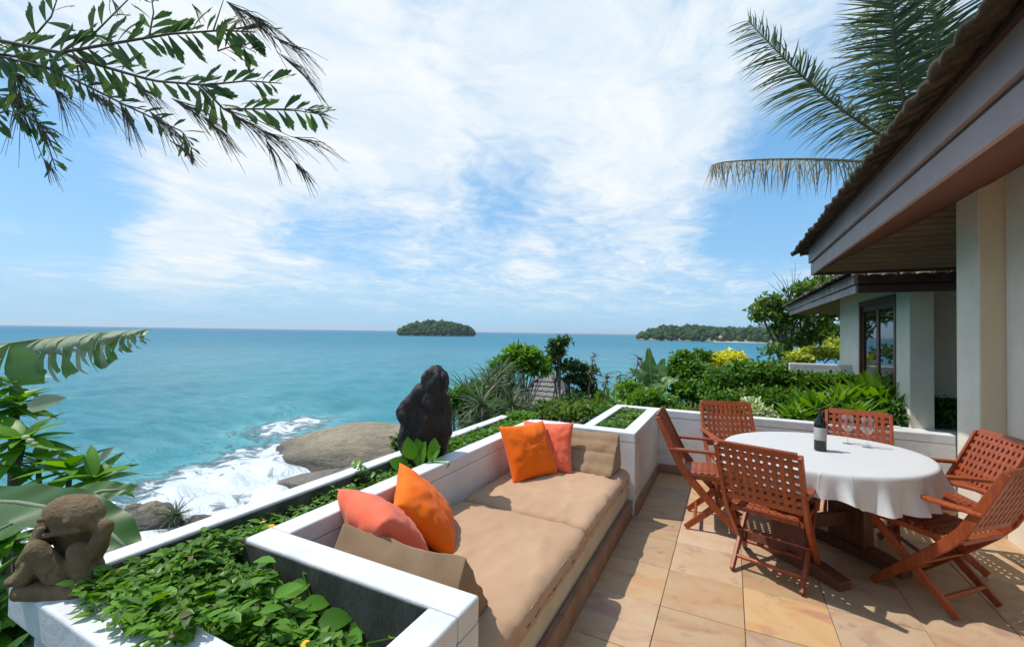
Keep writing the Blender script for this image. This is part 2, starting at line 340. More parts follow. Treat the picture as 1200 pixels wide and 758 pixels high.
def npmesh(name, V, F, smooth=False):
    me = bpy.data.meshes.new(name); V = np.asarray(V, np.float32); F = np.asarray(F, np.int32)
    k = F.shape[1]; me.vertices.add(len(V)); me.vertices.foreach_set('co', V.ravel())
    me.loops.add(F.size); me.loops.foreach_set('vertex_index', F.ravel())
    me.polygons.add(len(F)); me.polygons.foreach_set('loop_start', np.arange(0, F.size, k, dtype=np.int32))
    try: me.polygons.foreach_set('loop_total', np.full(len(F), k, np.int32))
    except Exception: pass
    me.update(calc_edges=True)
    if smooth: me.polygons.foreach_set('use_smooth', np.ones(len(F), bool))
    return me
def obj(name, me, mat, parent=None, bevel=0, seg=2, loc=None, smooth=False, angle=None):
    if isinstance(me, MB): me = me.mesh(name, smooth)
    if mat is not None and not me.materials: me.materials.append(M[mat] if isinstance(mat, str) else mat)
    o = bpy.data.objects.new(name, me); C.objects.link(o)
    if parent is not None: o.parent = parent
    if loc is not None: o.location = loc
    if bevel:
        b = o.modifiers.new('bevel', 'BEVEL'); b.width = bevel; b.segments = seg; b.limit_method = 'ANGLE'
    return o
def tag(o, label=None, cat=None, group=None, kind=None):
    if label: o['label'] = label
    if cat: o['category'] = cat
    if group: o['group'] = group
    if kind: o['kind'] = kind
    return o
def thing(name, label, cat, loc=(0,0,0), rz=0, group=None):
    o = bpy.data.objects.new(name, None); o.empty_display_size = .1; C.objects.link(o)
    o.location = loc; o.rotation_euler = (0,0,rz)
    return tag(o, label, cat, group)
def copy_tree(o, parent=None):
    c = o.copy(); C.objects.link(c)
    if parent is not None: c.parent = parent
    for ch in list(o.children): copy_tree(ch, c)
    return c
def solid(mb_or_me, name, voxel=.012, smooth=8, disp=None):
    """fuse overlapping lumps into one skin"""
    me = mb_or_me.mesh(name) if isinstance(mb_or_me, MB) else mb_or_me
    o = bpy.data.objects.new(name+'_tmp', me); C.objects.link(o)
    r = o.modifiers.new('r', 'REMESH'); r.mode = 'VOXEL'; r.voxel_size = voxel
    if smooth: q = o.modifiers.new('s', 'SMOOTH'); q.iterations = smooth; q.factor = .5
    dg = bpy.context.evaluated_depsgraph_get(); dg.update()
    nm = bpy.data.meshes.new_from_object(o.evaluated_get(dg)); bpy.data.objects.remove(o)
    nm.name = name; nm.materials.clear()
    if disp:
        co = np.empty(len(nm.vertices)*3, np.float32); nm.vertices.foreach_get('co', co); co = co.reshape(-1,3)
        no = np.empty(len(nm.vertices)*3, np.float32); nm.vertices.foreach_get('normal', no); no = no.reshape(-1,3)
        d = np.array([disp(Vector(p)) for p in co], np.float32); co = co + no*d[:,None]
        nm.vertices.foreach_set('co', co.ravel()); nm.update()
    nm.polygons.foreach_set('use_smooth', [True]*len(nm.polygons))
    return nm
def ellipsoid(mb, c, r, rot=None, n=16):
    vs = []; fs = []; m = n//2
    Mx = rot.to_matrix() if rot is not None else Matrix.Identity(3)
    for i in range(m+1):
        ph = math.pi*i/m
        for k in range(n):
            t = 2*math.pi*k/n
            p = Mx @ Vector((r[0]*math.sin(ph)*math.cos(t), r[1]*math.sin(ph)*math.sin(t), r[2]*math.cos(ph)))
            vs.append(p+Vector(c))
    for i in range(m):
        for k in range(n): fs.append((i*n+k, (i+1)*n+k, (i+1)*n+(k+1)%n, i*n+(k+1)%n))
    mb.add(vs, fs)
def capsule(mb, p0, p1, r0_, r1_, n=12):
    p0, p1 = Vector(p0), Vector(p1)
    pts = []; rr = []; d = (p1-p0); L = d.length; d.normalize()
    for a in (-1,-.8,-.45,0): pts.append(p0+d*(a*r0_)); rr.append(r0_*math.sqrt(max(0.002,1-a*a)))
    for a in (0,.45,.8,1): pts.append(p1+d*(a*r1_)); rr.append(r1_*math.sqrt(max(0.002,1-a*a)))
    mb.tube(pts, rr, n)
from mathutils import Euler
# leaf templates: vertices (along, side, up) and faces
def strap(widths, fold=.25, droop=0.0, curl=0):
    n = len(widths); V = []; F = []
    for i, wd in enumerate(widths):
        s = i/(n-1); z = -droop*s*s
        V += [(s, -wd/2, z+fold*wd/2), (s, 0, z), (s, wd/2, z+fold*wd/2)]
    for i in range(n-1):
        a = 3*i; F += [(a, a+3, a+4, a+1), (a+1, a+4, a+5, a+2)]
    return np.array(V, np.float32), np.array(F, np.int32)
T_OVAL = strap([.06,.46,.50,.34,.02], .3, .18)
T_LONG = strap([.05,.20,.24,.20,.13,.01], .35, .22)
T_BLADE = strap([.06,.07,.06,.045,.005], .6, .35)
T_SMALL = strap([.10,.6,.05], .3, .1)
def place(tmpl, pos, dirs, ups, length, width=1.0):
    """many copies of a leaf: one numpy array"""
    V, F = tmpl; n = len(pos); pos = np.asarray(pos, np.float32); d = np.asarray(dirs, np.float32); u = np.asarray(ups, np.float32)
    d = d/np.maximum(np.linalg.norm(d, axis=1, keepdims=True), 1e-6)
    s = np.cross(u, d); s /= np.maximum(np.linalg.norm(s, axis=1, keepdims=True), 1e-6); u = np.cross(d, s)
    L = np.broadcast_to(np.asarray(length, np.float32), (n,)); Wd = L*np.broadcast_to(np.asarray(width, np.float32), (n,))
    P = pos[:,None,:] + d[:,None,:]*(V[None,:,0:1]*L[:,None,None]) + s[:,None,:]*(V[None,:,1:2]*Wd[:,None,None]) + u[:,None,:]*(V[None,:,2:3]*L[:,None,None])
    Fo = F[None] + (np.arange(n)*len(V))[:,None,None]
    return P.reshape(-1,3), Fo.reshape(-1,4)
def join(parts):
    Vs = []; Fs = []; o = 0
    for V, F in parts: Vs.append(V); Fs.append(F+o); o += len(V)
    return np.concatenate(Vs), np.concatenate(Fs)
def rdir(n, zlo=-.3, zhi=1.0):
    a = rng.uniform(0, 2*np.pi, n); z = rng.uniform(zlo, zhi, n); r = np.sqrt(np.maximum(0, 1-z*z))
    return np.c_[r*np.cos(a), r*np.sin(a), z]
def nz(x, y, s=1.0, k=0.0): return mnoise.noise(Vector((x*s, y*s, k)))
def crown_np(lumps, n, leaf=.1, tmpl=None, width=1.0, twig=6, shell=.55, zlo=-.5):
    """foliage of small leaf sprays spread through lumps [(centre, radii)]"""
    vol = np.array([r[0]*r[1]*r[2] for c, r in lumps])**.67; vol = vol/vol.sum()
    idx = rng.choice(len(lumps), n//twig, p=vol)
    c = np.array([lumps[i][0] for i in idx], float); r = np.array([lumps[i][1] for i in idx], float)
    d = rdir(len(idx), zlo, 1); rad = rng.uniform(shell**2, 1, len(idx))**.5
    base = c + d*r*rad[:,None]*rng.uniform(.9, 1.12, len(idx))[:,None]
    base = np.repeat(base, twig, 0); dd = np.repeat(d, twig, 0)
    pos = base + rng.normal(0, leaf*.45, base.shape)
    dirs = dd*.5 + rng.normal(0, .75, base.shape) + np.array([0,0,.12])
    ups = rng.normal(0, .5, base.shape) + np.array([0,0,1.0]) + dd*.4
    return place(tmpl or T_SMALL, pos, dirs, ups, leaf*rng.uniform(.7, 1.3, len(pos)), width)

# ------------------------------------------------------------------ the sea and the land
SEA = -12.0
def foam_blobs():
    L = []
    for px, py, r, a in ((345,520,5,.75),(330,500,6,.6),(360,492,5,.5),(325,540,5,1.0),(300,560,5,1.0),(270,575,5,1.0),(240,585,5,1.0),(210,592,5,1.0),(175,598,4,.9),(150,604,3,.9),
                         (300,585,4,1.0),(330,575,4,1.0),(350,552,4,.95),(375,545,3,.9),(395,548,2.5,.8),(400,560,3,.9),(380,572,3,1.0),(255,555,6,.75),(215,570,6,.65),(310,528,5,.6),(150,585,5,.35),(120,596,5,.4),
                         (395,486,5,.45),(330,480,7,.28),(290,515,8,.32),(170,555,7,.30),(100,555,6,.34),(150,530,7,.27),(60,530,9,.22),(240,500,14,.14),(280,470,10,.20),(425,545,2.5,.8),(445,552,2.5,.8),
                         (120,620,6,.9),(180,630,6,.9),(240,615,6,.9),(60,610,6,.7)):
        p = onz(px, py, SEA); L.append((p.x, p.y, r, a))
    return np.array(L)
def sea_mesh():
    ang = np.concatenate([np.linspace(-165, -50, 40, endpoint=False), np.linspace(-50, 100, 640, endpoint=False), np.linspace(100, 195, 34, endpoint=False)])
    rr = np.concatenate([[0.5], np.geomspace(9, 60000, 330)])
    A = np.radians(ang)[None,:]; Rr = rr[:,None]
    X = -np.sin(A)*Rr; Y = np.cos(A)*Rr
    fade = np.clip((600-Rr)/560, 0, 1)**2
    ph = .10*X+.9*np.sin(.03*Y)
    Z = SEA + fade*(.22*np.sin(.36*X-.12*Y+1.5*np.sin(.05*Y+.02*X)) + .14*np.sin(.75*X+.22*Y+2*np.sin(.11*Y)) + .09*np.sin(1.3*X-.7*Y) + .25*np.sin(.17*X+.05*Y))
    fb = foam_blobs(); fo = np.zeros_like(X)
    for x, y, r, a in fb: fo = np.maximum(fo, (a if a < .5 else .52+.50*a)*np.exp(-((X-x)**2+(Y-y)**2)/(r*r)*.7))
    Z = Z + fo*.35*(np.sin(.9*X+1.3*Y)+np.sin(1.7*X-.6*Y))*.5
    nr, na = X.shape
    V = np.stack([X, Y, Z], -1).reshape(-1,3)
    i, j = np.meshgrid(np.arange(nr-1), np.arange(na), indexing='ij'); j2 = (j+1) % na
    F = np.stack([i*na+j, (i+1)*na+j, (i+1)*na+j2, i*na+j2], -1).reshape(-1,4)[:, ::-1]
    me = npmesh('sea', V, F, True)
    at_ = me.attributes.new('foam', 'FLOAT', 'POINT'); at_.data.foreach_set('value', fo.ravel().astype(np.float32))
    return me
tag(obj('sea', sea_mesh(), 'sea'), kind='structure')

def sstep(a, b, x): t = np.clip((x-a)/(b-a), 0, 1); return t*t*(3-2*t)
def land_z(X, Y):
    # signed distance (approx.) outside the level garden; the hillside drops to the sea beyond it
    edge = np.interp(Y, [-30, 5.5, 8, 12, 24], [-2.3, -2.3, -.9, -.4, 1.5])
    dx = edge - X; dy = Y - 24
    d = np.maximum(np.maximum(dx, dy), 0) + 0*X
    z = -.12 - d*1.25*sstep(0, 3, d) - .0*d
    # a low spur running out to the big rock
    sx = (X*-.62 + Y*.78); sy = (X*.78 + Y*.62)
    spur = -6.5 - .12*np.maximum(sx-8, 0) - .16*np.abs(sy-2.0)**1.35
    z = np.where(sx > 6, np.maximum(z, spur), z)
    return np.maximum(z, -14.5)
def land_mesh():
    xs = np.concatenate([np.linspace(-46, -6, 70), np.linspace(-5.6, 8, 60), np.linspace(9, 60, 20)])
    ys = np.concatenate([np.linspace(-30, -2, 20), np.linspace(-1.5, 26, 90), np.linspace(27, 60, 40)])
    X, Y = np.meshgrid(xs, ys, indexing='xy'); Z = land_z(X, Y)
    N = np.vectorize(lambda x, y: nz(x, y, .35, 1.3)*.5+nz(x, y, 1.1, 5)*.18)(X, Y)
    Z = Z + N*sstep(-.15, -1.5, Z)
    # cut the land under the terrace lower so that it never shows through the floor
    Z = np.where((X > -2.6) & (X < 9) & (Y < 5.6), np.minimum(Z, -.35), Z)
    ny, nx = X.shape; V = np.stack([X, Y, Z], -1).reshape(-1,3)
    i, j = np.meshgrid(np.arange(ny-1), np.arange(nx-1), indexing='ij')
    F = np.stack([i*nx+j, i*nx+j+1, (i+1)*nx+j+1, (i+1)*nx+j], -1).reshape(-1,4)
    return npmesh('hillside', V, F, True)
tag(obj('hillside', land_mesh(), 'earth'), kind='structure')

def boulder(name, c, r, rot=0, seed=0, mat='rock', label='', amp=.16, n=64, flat=.0, group=None, fine=.035, strata=.0):
    vs = []; m = n//2; c = Vector(c); cr, sr = math.cos(rot), math.sin(rot)
    for i in range(m+1):
        ph = math.pi*i/m
        for k in range(n):
            t = 2*math.pi*k/n
            d = Vector((math.sin(ph)*math.cos(t), math.sin(ph)*math.sin(t), math.cos(ph)))
            q = d*1.3+Vector((seed*3.1, seed, 0))
            s = 1+amp*mnoise.noise(q)*1.6+amp*.6*mnoise.noise(q*2.3)+fine*mnoise.noise(q*6.5)+fine*.6*mnoise.noise(q*15)
            if strata: s += strata*abs(mnoise.noise(Vector((d.x*2, d.y*2+d.z*7, seed))))
            p = Vector((d.x*r[0]*s, d.y*r[1]*s, d.z*r[2]*s))
            if flat and p.z > flat*r[2]: p.z = flat*r[2]+(p.z-flat*r[2])*.35
            vs.append(c+Vector((p.x*cr-p.y*sr, p.x*sr+p.y*cr, p.z)))
    fs = [(i*n+k, (i+1)*n+k, (i+1)*n+(k+1)%n, i*n+(k+1)%n) for i in range(m) for k in range(n)]
    mb = MB(); mb.add(vs, fs)
    o = obj(name, mb, mat, smooth=True); tag(o, label, 'rock', group); return o
camrot = math.atan2(r0.y, r0.x)
bc = at(462, 531, 48); bc.z = SEA-.8
boulder('shore_boulder', bc, (13.2, 7.6, 3.65), camrot, 3, label='huge smooth brown boulder sloping into the surf behind the dark carving', amp=.10, n=110, group='rocks at the water', fine=.02, strata=.05)
bc = at(388, 566, 38.5); bc.z = SEA-.2
boulder('shore_boulder', bc, (4.2, 1.8, 1.3), camrot+.25, 8, 'wetrock', 'low wet rock just beyond the white planter wall, below the big boulder', .12, 64, group='rocks at the water')
bc = at(425, 553, 41.0); bc.z = SEA-.1
boulder('shore_boulder', bc, (2.6, 1.3, .9), camrot-.1, 12, 'wetrock', 'small wet ledge between the big boulder and the low rock', .2, 48, group='rocks at the water')
bc = at(180, 612, 30.0); bc.z = SEA+.1
boulder('shore_boulder', bc, (1.7, 1.3, 1.25), camrot, 21, 'rock', 'rounded brown rock right of the big banana leaf at the foam', .2, 56, group='rocks at the water')
bc = at(158, 606, 31.0); bc.z = SEA
boulder('shore_boulder', bc, (1.0, .9, 1.0), camrot, 25, 'rock', 'small brown rock touching the left side of a rounded rock', .2, 48, group='rocks at the water')
bc = at(232, 604, 30.5); bc.z = SEA-.2
boulder('shore_boulder', bc, (1.2, .7, .55), camrot, 31, 'rock', 'low flat rock just above the white wall, right of a spiky plant', .2, 40, group='rocks at the water')

def island(name, label, left, right, top, depth_m, seed, lumps, ntree, treesz, beach=False):
    """left/right: waterline ends; profile(s) gives height along it"""
    L = (right-left).length; ax = (right-left)/L; ay = Vector((-ax.y, ax.x, 0))
    root = thing(name, label, 'island' if name == 'small_island' else 'headland', ((left+right)/2).to_tuple())
    nu, nv = 70, 22
    V = []; F = []
    def hgt(s, q):                                       # s 0..1 along, q -1..1 across
        pr = np.interp(s, [a for a, b in top], [b for a, b in top])
        return pr*max(0, 1-abs(q)**2.6)
    for j in range(nv+1):
        q = -1+2*j/nv
        for i in range(nu+1):
            s = i/nu; wdt = depth_m*(.25+.75*min(1, np.interp(s, [a for a, b in top], [b for a, b in top])/max(b for a, b in top)))
            z = hgt(s, q); p = ax*((s-.5)*L) + ay*(q*wdt*.5+depth_m*.25)
            nn = mnoise.noise(Vector((i*.35, j*.4, seed)))
            V.append((p.x, p.y, z*.82+nn*treesz*.5-1.0))
    for j in range(nv):
        for i in range(nu): a = j*(nu+1)+i; F.append((a, a+1, a+nu+2, a+nu+1))
    mb = MB(); mb.add(V, F); obj('rocky_shore', mb, 'rock', root, smooth=True)
    # canopy: thousands of small crowns in one mass
    ico = bmesh.new(); bmesh.ops.create_icosphere(ico, subdivisions=1, radius=1)
    iv = np.array([v.co for v in ico.verts]); fi = np.array([[v.index for v in f.verts] for f in ico.faces]); ico.free()
    Vs = []; Fs = []; o = 0
    while len(Vs) < ntree:
        s = random.random(); q = random.uniform(-1, .6)
        pr = np.interp(s, [a for a, b in top], [b for a, b in top])
        if pr < treesz*.8: continue
        hz = hgt(s, q)*.82
        if hz < treesz*.55: continue
        wdt = depth_m*(.25+.75*min(1, pr/max(b for a, b in top)))
        p = ax*((s-.5)*L) + ay*(q*wdt*.5+depth_m*.25)
        sz = treesz*random.uniform(.4, 1.3)
        if random.random() < .09: sz *= 1.55
        v = iv*rng.uniform(.7, 1.25, (len(iv),1))*np.array([sz, sz, sz*random.uniform(.8,1.25)])*.8 + np.array([p.x, p.y, hz+sz*.35])
        Vs.append(v); Fs.append(fi+o); o += len(v)
    tag(obj('forest', npmesh('forest', np.concatenate(Vs), np.concatenate(Fs)), 'lf_far', root), kind='stuff')
    if beach:
        mb = MB()
        vs = []
        for i in range(41):
            s = .42+.58*i/40; p = ax*((s-.5)*L) - ay*(depth_m*.25+ 6*math.sin(i*.3))
            vs += [(p.x-ay.x*10, p.y-ay.y*10, -.2), (p.x+ay.x*40, p.y+ay.y*40, 2.2)]
        mb.add(vs, [(2*i, 2*i+2, 2*i+3, 2*i+1) for i in range(40)]); obj('beach', mb, 'sand', root)
        for s, h_, w_ in ((.45, 10, 3.5),):
            p = ax*((s-.5)*L) - ay*(depth_m*.22); b_ = MB(); b_.box(p.x-w_, p.x+w_, p.y-4, p.y+4, 6, h_); b_.add([(p.x-w_-1,p.y-5,h_),(p.x+w_+1,p.y-5,h_),(p.x+w_+1,p.y+5,h_),(p.x-w_-1,p.y+5,h_),(p.x,p.y,h_+4)],[(0,1,4),(1,2,4),(2,3,4),(3,0,4),(3,2,1,0)]); obj('far_house', b_, 'house_far', root)
    return root
lf = onz(466, 393.2, SEA); rt = onz(559, 394.2, SEA)
island('small_island', 'small round wooded island alone on the horizon', lf, Vector((rt.x, rt.y, SEA)), [(0,0),(.04,8),(.10,20),(.22,33),(.4,40),(.6,41),(.78,37),(.9,25),(.96,10),(1,0)], 120, 3, 0, 1500, 6.5)
lf = onz(738, 398.2, SEA); rt = onz(1010, 404.0, SEA); rt = lf+(rt-lf)
island('wooded_headland', 'long wooded headland with a pale beach, behind the leafy tree', lf, rt, [(0,0),(.03,7),(.09,19),(.17,28),(.24,31),(.45,30),(.55,27),(.7,27),(.85,30),(1,33)], 150, 9, 0, 2300, 6.0, beach=True)
lf = onz(858, 393.9, SEA); rt = onz(1060, 396.9, SEA)
def ridge(lf, rt):
    root = thing('far_ridge', 'faint far ridge behind the wooded headland', 'hill', ((lf+rt)/2).to_tuple())
    mb = MB(); n = 60; d = (rt-lf); V = []
    c = (lf+rt)/2; back = Vector((c.x, c.y, 0)).normalized()
    for i in range(n+1):
        s = i/n; p = lf+d*s-c; h_ = d.length*.10*(math.sin(math.pi*min(1, s*1.15))**.7)*(1+.18*nz(s*9, 0, 1, 4))
        V += [(p.x, p.y, -2), (p.x+back.x*60, p.y+back.y*60, h_*.6), (p.x+back.x*200, p.y+back.y*200, h_), (p.x+back.x*500, p.y+back.y*500, -2)]
    mb.add(V, [(4*i+k, 4*i+4+k, 4*i+5+k, 4*i+1+k) for i in range(n) for k in range(3)])
    obj('wooded_slope', mb, 'lf_far', root, smooth=True)
ridge(lf, rt)
# ------------------------------------------------------------------ terrace floor
fl = MB(); fl.box(-.80, 2.4, -2.2, 5.30, -.30, -.012)
floor = tag(obj('floor', fl, 'grout'), kind='structure')
TS = .43
slab = MB(); slab.box(-TS/2+.0017, TS/2-.0017, -TS/2+.0017, TS/2-.0017, -.03, 0)
slab_me = slab.mesh('slab'); slab_me.materials.append(M['slab'])
for i in range(-1, 6):
    for j in range(-11, 6):
        o = obj('slab', slab_me, None, floor, bevel=.0022, seg=1)
        o.location = (-.35+TS*(i+.5), 2.66+TS*(j+.5), random.uniform(-.0012, .0012))
        o.rotation_euler = (random.uniform(-.0012,.0012), random.uniform(-.0012,.0012), random.choice((0, math.pi)))
# skirting of brown tiles at the foot of the walls
def skirting(name, label, x0, x1, y0, y1, along, h=.11, mat='skirt', step=.43):
    t_ = thing(name, label, 'skirting', ((x0+x1)/2, (y0+y1)/2, 0), group='brown tile skirting')
    a, b = (y0, y1) if along == 'y' else (x0, x1); n = max(1, round((b-a)/step)); s = (b-a)/n
    for k in range(n):
        q = MB(); c = (x0+x1)/2, (y0+y1)/2
        if along == 'y': q.box(x0-c[0], x1-c[0], a+s*k+.0015-c[1], a+s*(k+1)-.0015-c[1], .0015, h)
        else: q.box(a+s*k+.0015-c[0], a+s*(k+1)-.0015-c[0], y0-c[1], y1-c[1], .0015, h)
        obj('tile', q, mat, t_, bevel=.003, seg=1)
skirting('skirting', 'brown tile skirting along the foot of the sofa base', -.772, -.735, 1.26, 3.82, 'y', .135)
skirting('skirting', 'brown tile skirting on the wall between sofa and dining corner', -.719, -.70, 3.86, 5.18, 'y', .10)
skirting('skirting', 'brown tile skirting below the parapet behind the dining table', -.699, 1.77, 5.18, 5.199, 'x', .10)
# ------------------------------------------------------------------ white garden walls
def wall(label, x0, x1, y0, y1, top=.70, lining=(), over=0, base=-1.2, z_cap=.085, name='garden_wall'):
    c = ((x0+x1)/2, (y0+y1)/2); t_ = thing(name, label, 'wall', (c[0], c[1], 0), group='white garden walls')
    hx, hy = (x1-x0)/2, (y1-y0)/2
    q = MB(); q.box(-hx-over, hx+over, -hy-over, hy+over, top-z_cap, top); obj('cap', q, 'white', t_, bevel=.010, seg=3)
    zt = top-z_cap; k = 0
    while zt > base+.01:
        hgt = .205 if zt > -.2 else 1.0; z0 = max(base, zt-hgt)
        q = MB(); q.box(-hx+.001, hx-.001, -hy+.001, hy-.001, z0+.0008, zt-.0008); obj('block_course', q, 'white', t_, bevel=.0025, seg=1); zt = z0
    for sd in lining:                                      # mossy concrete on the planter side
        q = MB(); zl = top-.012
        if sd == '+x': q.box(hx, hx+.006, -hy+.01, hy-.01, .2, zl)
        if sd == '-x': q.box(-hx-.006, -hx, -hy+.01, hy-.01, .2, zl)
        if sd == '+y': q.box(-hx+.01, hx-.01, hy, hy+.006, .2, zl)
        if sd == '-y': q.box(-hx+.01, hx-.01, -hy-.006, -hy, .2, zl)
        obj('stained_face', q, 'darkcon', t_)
    return t_
wall('long white wall behind the sofa, with the narrow planter on its far side', -1.76, -1.64, 1.243, 3.837, lining=('-x',))
wall('white wall at the near end of the sofa, dark and stained on its planter face', -1.76, -.72, 1.12, 1.24, lining=('-y',))
wall('white wall at the far end of the sofa, beside the triangular cushion', -1.76, -.72, 3.84, 3.98)
wall('outermost long white wall with only the sea beyond it', -2.10, -2.0, .745, 4.0, lining=('+x',))
wall('wide white wall top in the bottom left corner, carrying the crouching statue', -2.08, -.886, .62, .69, over=.05, z_cap=.115)
wall('white wall running towards the viewer from the sofa\'s near corner', -.83, -.72, -2.2, 1.117, lining=('-x',))
wall('short white wall on the outer side of the far small planter', -1.22, -1.12, 3.983, 5.197, lining=('+x',))
wall('white wall between the far small planter and the dining corner', -.84, -.72, 3.983, 5.197, lining=('-x',))
wall('white parapet wall behind the dining table, ending at the house', -1.22, 1.785, 5.20, 5.32, lining=())
# soil beds
def bed(name, label, x0, x1, y0, y1, z):
    n = 14; mb = MB(); V = []
    for j in range(n+1):
        for i in range(n+1):
            x = x0+(x1-x0)*i/n; y = y0+(y1-y0)*j/n; V.append((x, y, z+.02*nz(x, y, 6, 2)))
    mb.add(V, [(j*(n+1)+i, j*(n+1)+i+1, (j+1)*(n+1)+i+1, (j+1)*(n+1)+i) for j in range(n) for i in range(n)])
    tag(obj(name, mb, 'soil', smooth=True), kind='structure')
bed('planter_soil', '', -1.995, -.84, .71, 1.112, .40)
bed('planter_soil', '', -1.995, -1.77, 1.112, 4.0, .53)
bed('planter_soil', '', -1.115, -.85, 3.985, 5.195, .48)

# ------------------------------------------------------------------ built-in sofa
sofa = thing('built_in_sofa', 'low built-in masonry sofa base with cream front, under the beige mattresses', 'sofa base', (-1.2, 2.54, 0))
q = MB(); q.box(-.435, .422, -1.29, 1.29, .0, .27); obj('base', q, 'cream', sofa, bevel=.006)
def mattress(label, x0, x1, y0, y1, z0, z1, seed, front_over=.02, tuft=()):
    nx, ny, nzv = 34, 44, 6
    hx, hy, hz = (x1-x0)/2, (y1-y0)/2, (z1-z0)/2
    bm = bmesh.new(); bmesh.ops.create_cube(bm, size=2); bmesh.ops.subdivide_edges(bm, edges=bm.edges[:], cuts=39, use_grid_fill=True)
    for v in bm.verts:
        x, y, z = v.co; r = .055
        X, Y, Z = x*hx, y*hy, z*hz
        # round the edges
        ex, ey, ez = max(0, abs(X)-(hx-r)), max(0, abs(Y)-(hy-r)), max(0, abs(Z)-(hz-r))
        l = math.sqrt(ex*ex+ey*ey+ez*ez)
        if l > r:
            f_ = r/l
            if ex: X = math.copysign(hx-r+ex*f_, X)
            if ey: Y = math.copysign(hy-r+ey*f_, Y)
            if ez: Z = math.copysign(hz-r+ez*f_, Z)
        if z > 0:
            Z += .016*(1-(X/hx)**4)*(1-(Y/hy)**4)+.007*nz(X, Y, 2.0, seed)+.002*nz(X*1.5, Y*4, 2.2, seed+3)+.011*(1-abs(nz(X*1.2+Y*.5, Y*2.2-X*.8, 2.0, seed+8)))**16+.007*(1-abs(nz(X*3, Y*1.2+X, 2.6, seed+11)))**16
            for (ty, amp) in tuft: Z -= amp*math.exp(-((Y-ty+.02*nz(X, 0, 6, seed))/.012)**2)
            e = max(0, X/hx); Z -= .018*e**3
        if abs(x) > .9 or abs(y) > .9:
            wv = .013*nz(Y*4+X*3, Z*5, 2.2, seed)+.005*nz(Y*13, Z*9, 2, seed+1); X += math.copysign(wv, X) if abs(x) > .9 else 0; Y += math.copysign(wv*.6, Y) if abs(y) > .9 else 0
        v.co = (X, Y, Z)
    me = bpy.data.meshes.new('mattress'); bm.to_mesh(me); bm.free(); me.polygons.foreach_set('use_smooth', [True]*len(me.polygons))
    me.materials.append(M['beige'])
    t_ = thing('mattress', label, 'mattress', ((x0+x1)/2, (y0+y1)/2, (z0+z1)/2), group='beige sofa mattresses')
    obj('cover', me, None, t_)
    p = MB(); pts = []
    for sy in (-1,): pass
    ring = [(hx-.012, -hy+.05), (hx-.004, -hy*.4), (hx-.004, hy*.4), (hx-.012, hy-.05)]
    pts = []
    for i in range(40):
        y = -hy+.05+(2*hy-.1)*i/39; pts.append((hx-.012+.005*nz(y*4, 0, 2.2, seed), y, hz-.040+.004*nz(y*6, 1, 2, seed)))
    p.tube(pts, .0045, 6); obj('piping', p, 'beige', t_, smooth=True)
    return t_
mattress('beige sofa mattress nearest the viewer, with the taupe wedge lying on it', -1.635, -.742, 1.25, 2.535, .272, .415, 1)
mattress('beige sofa mattress at the far end, under the orange pillow', -1.635, -.752, 2.55, 3.832, .272, .412, 6)

def pillow_mesh(a, b, th, seed, pinch=.09, wr=1.0):
    n = 30; V = []; F = []
    def pt(u, v, sgn):
        x = a*u*(1-pinch*(1-v*v)**1.0); y = b*v*(1-pinch*(1-u*u)**1.0)
        e = max(0.0, (1-u**2))*max(0.0, (1-v**2)); t = th*(e**.42)
        fold = wr*(.013*nz(u*2.2+seed, v*2.2, 1.3, seed)+.004*nz(u*5, v*5, 1.2, seed+2)+.005*(1-abs(nz(u*2.4+v, v*2.0-u, 1.5, seed+5)))**8)
        ang = math.atan2(v, u); rr = math.hypot(u, v)
        fold += wr*.005*math.sin(ang*17+seed)*max(0, rr-.55)*max(0, 1.35-rr)*4*e**.3
        return (x, y, sgn*(t+fold*(e**.35)))
    for sgn in (1, -1):
        o = len(V)
        for j in range(n+1):
            for i in range(n+1):
                u = -1+2*i/n; v = -1+2*j/n; V.append(pt(u, v, sgn))
        for j in range(n):
            for i in range(n):
                f = (o+j*(n+1)+i, o+j*(n+1)+i+1, o+(j+1)*(n+1)+i+1, o+(j+1)*(n+1)+i); F.append(f if sgn > 0 else f[::-1])
    mb = MB(); mb.add(V, F); me = mb.mesh('pillow', True)
    bm = bmesh.new(); bm.from_mesh(me); bmesh.ops.remove_doubles(bm, verts=bm.verts, dist=.0006); bm.to_mesh(me); bm.free()
    me.polygons.foreach_set('use_smooth', [True]*len(me.polygons)); return me
def pillow(label, mat, bottom0, bottom1, lean, size, seed, th=.085, roll_=0, lift=0):
    """stands on the edge bottom0-bottom1 and leans back by `lean` degrees"""
    p0, p1 = Vector(bottom0), Vector(bottom1); ex = (p1-p0).normalized(); n_ = ex.cross(Vector((0,0,1)))   # faces this way
    up = Vector((0,0,1))*math.cos(R(lean)) - n_*math.sin(R(lean)); fc = ex.cross(up)
    cc = (p0+p1)/2 + up*(size*.47+lift)
    if roll_:
        ex, up = ex*math.cos(R(roll_))+up*math.sin(R(roll_)), up*math.cos(R(roll_))-ex*math.sin(R(roll_))
    t_ = thing('pillow', label, 'pillow', cc.to_tuple(), group='bright sofa pillows')
    mx_ = Matrix(((ex.x, up.x, fc.x), (ex.y, up.y, fc.y), (ex.z, up.z, fc.z)))
    t_.rotation_euler = mx_.to_euler()
    obj('cover', pillow_mesh(size/2, size/2, th, seed), mat, t_)
    s = size/2; z_ = MB(); pts = []
    for i in range(25):
        u = -1+2*i/24; pts.append((s*u*.985, -s*(1-.09*(1-u*u))-.0, .0))
    z_.tube(pts, .0028, 5); obj('seam', z_, mat, t_, smooth=True)
    return t_
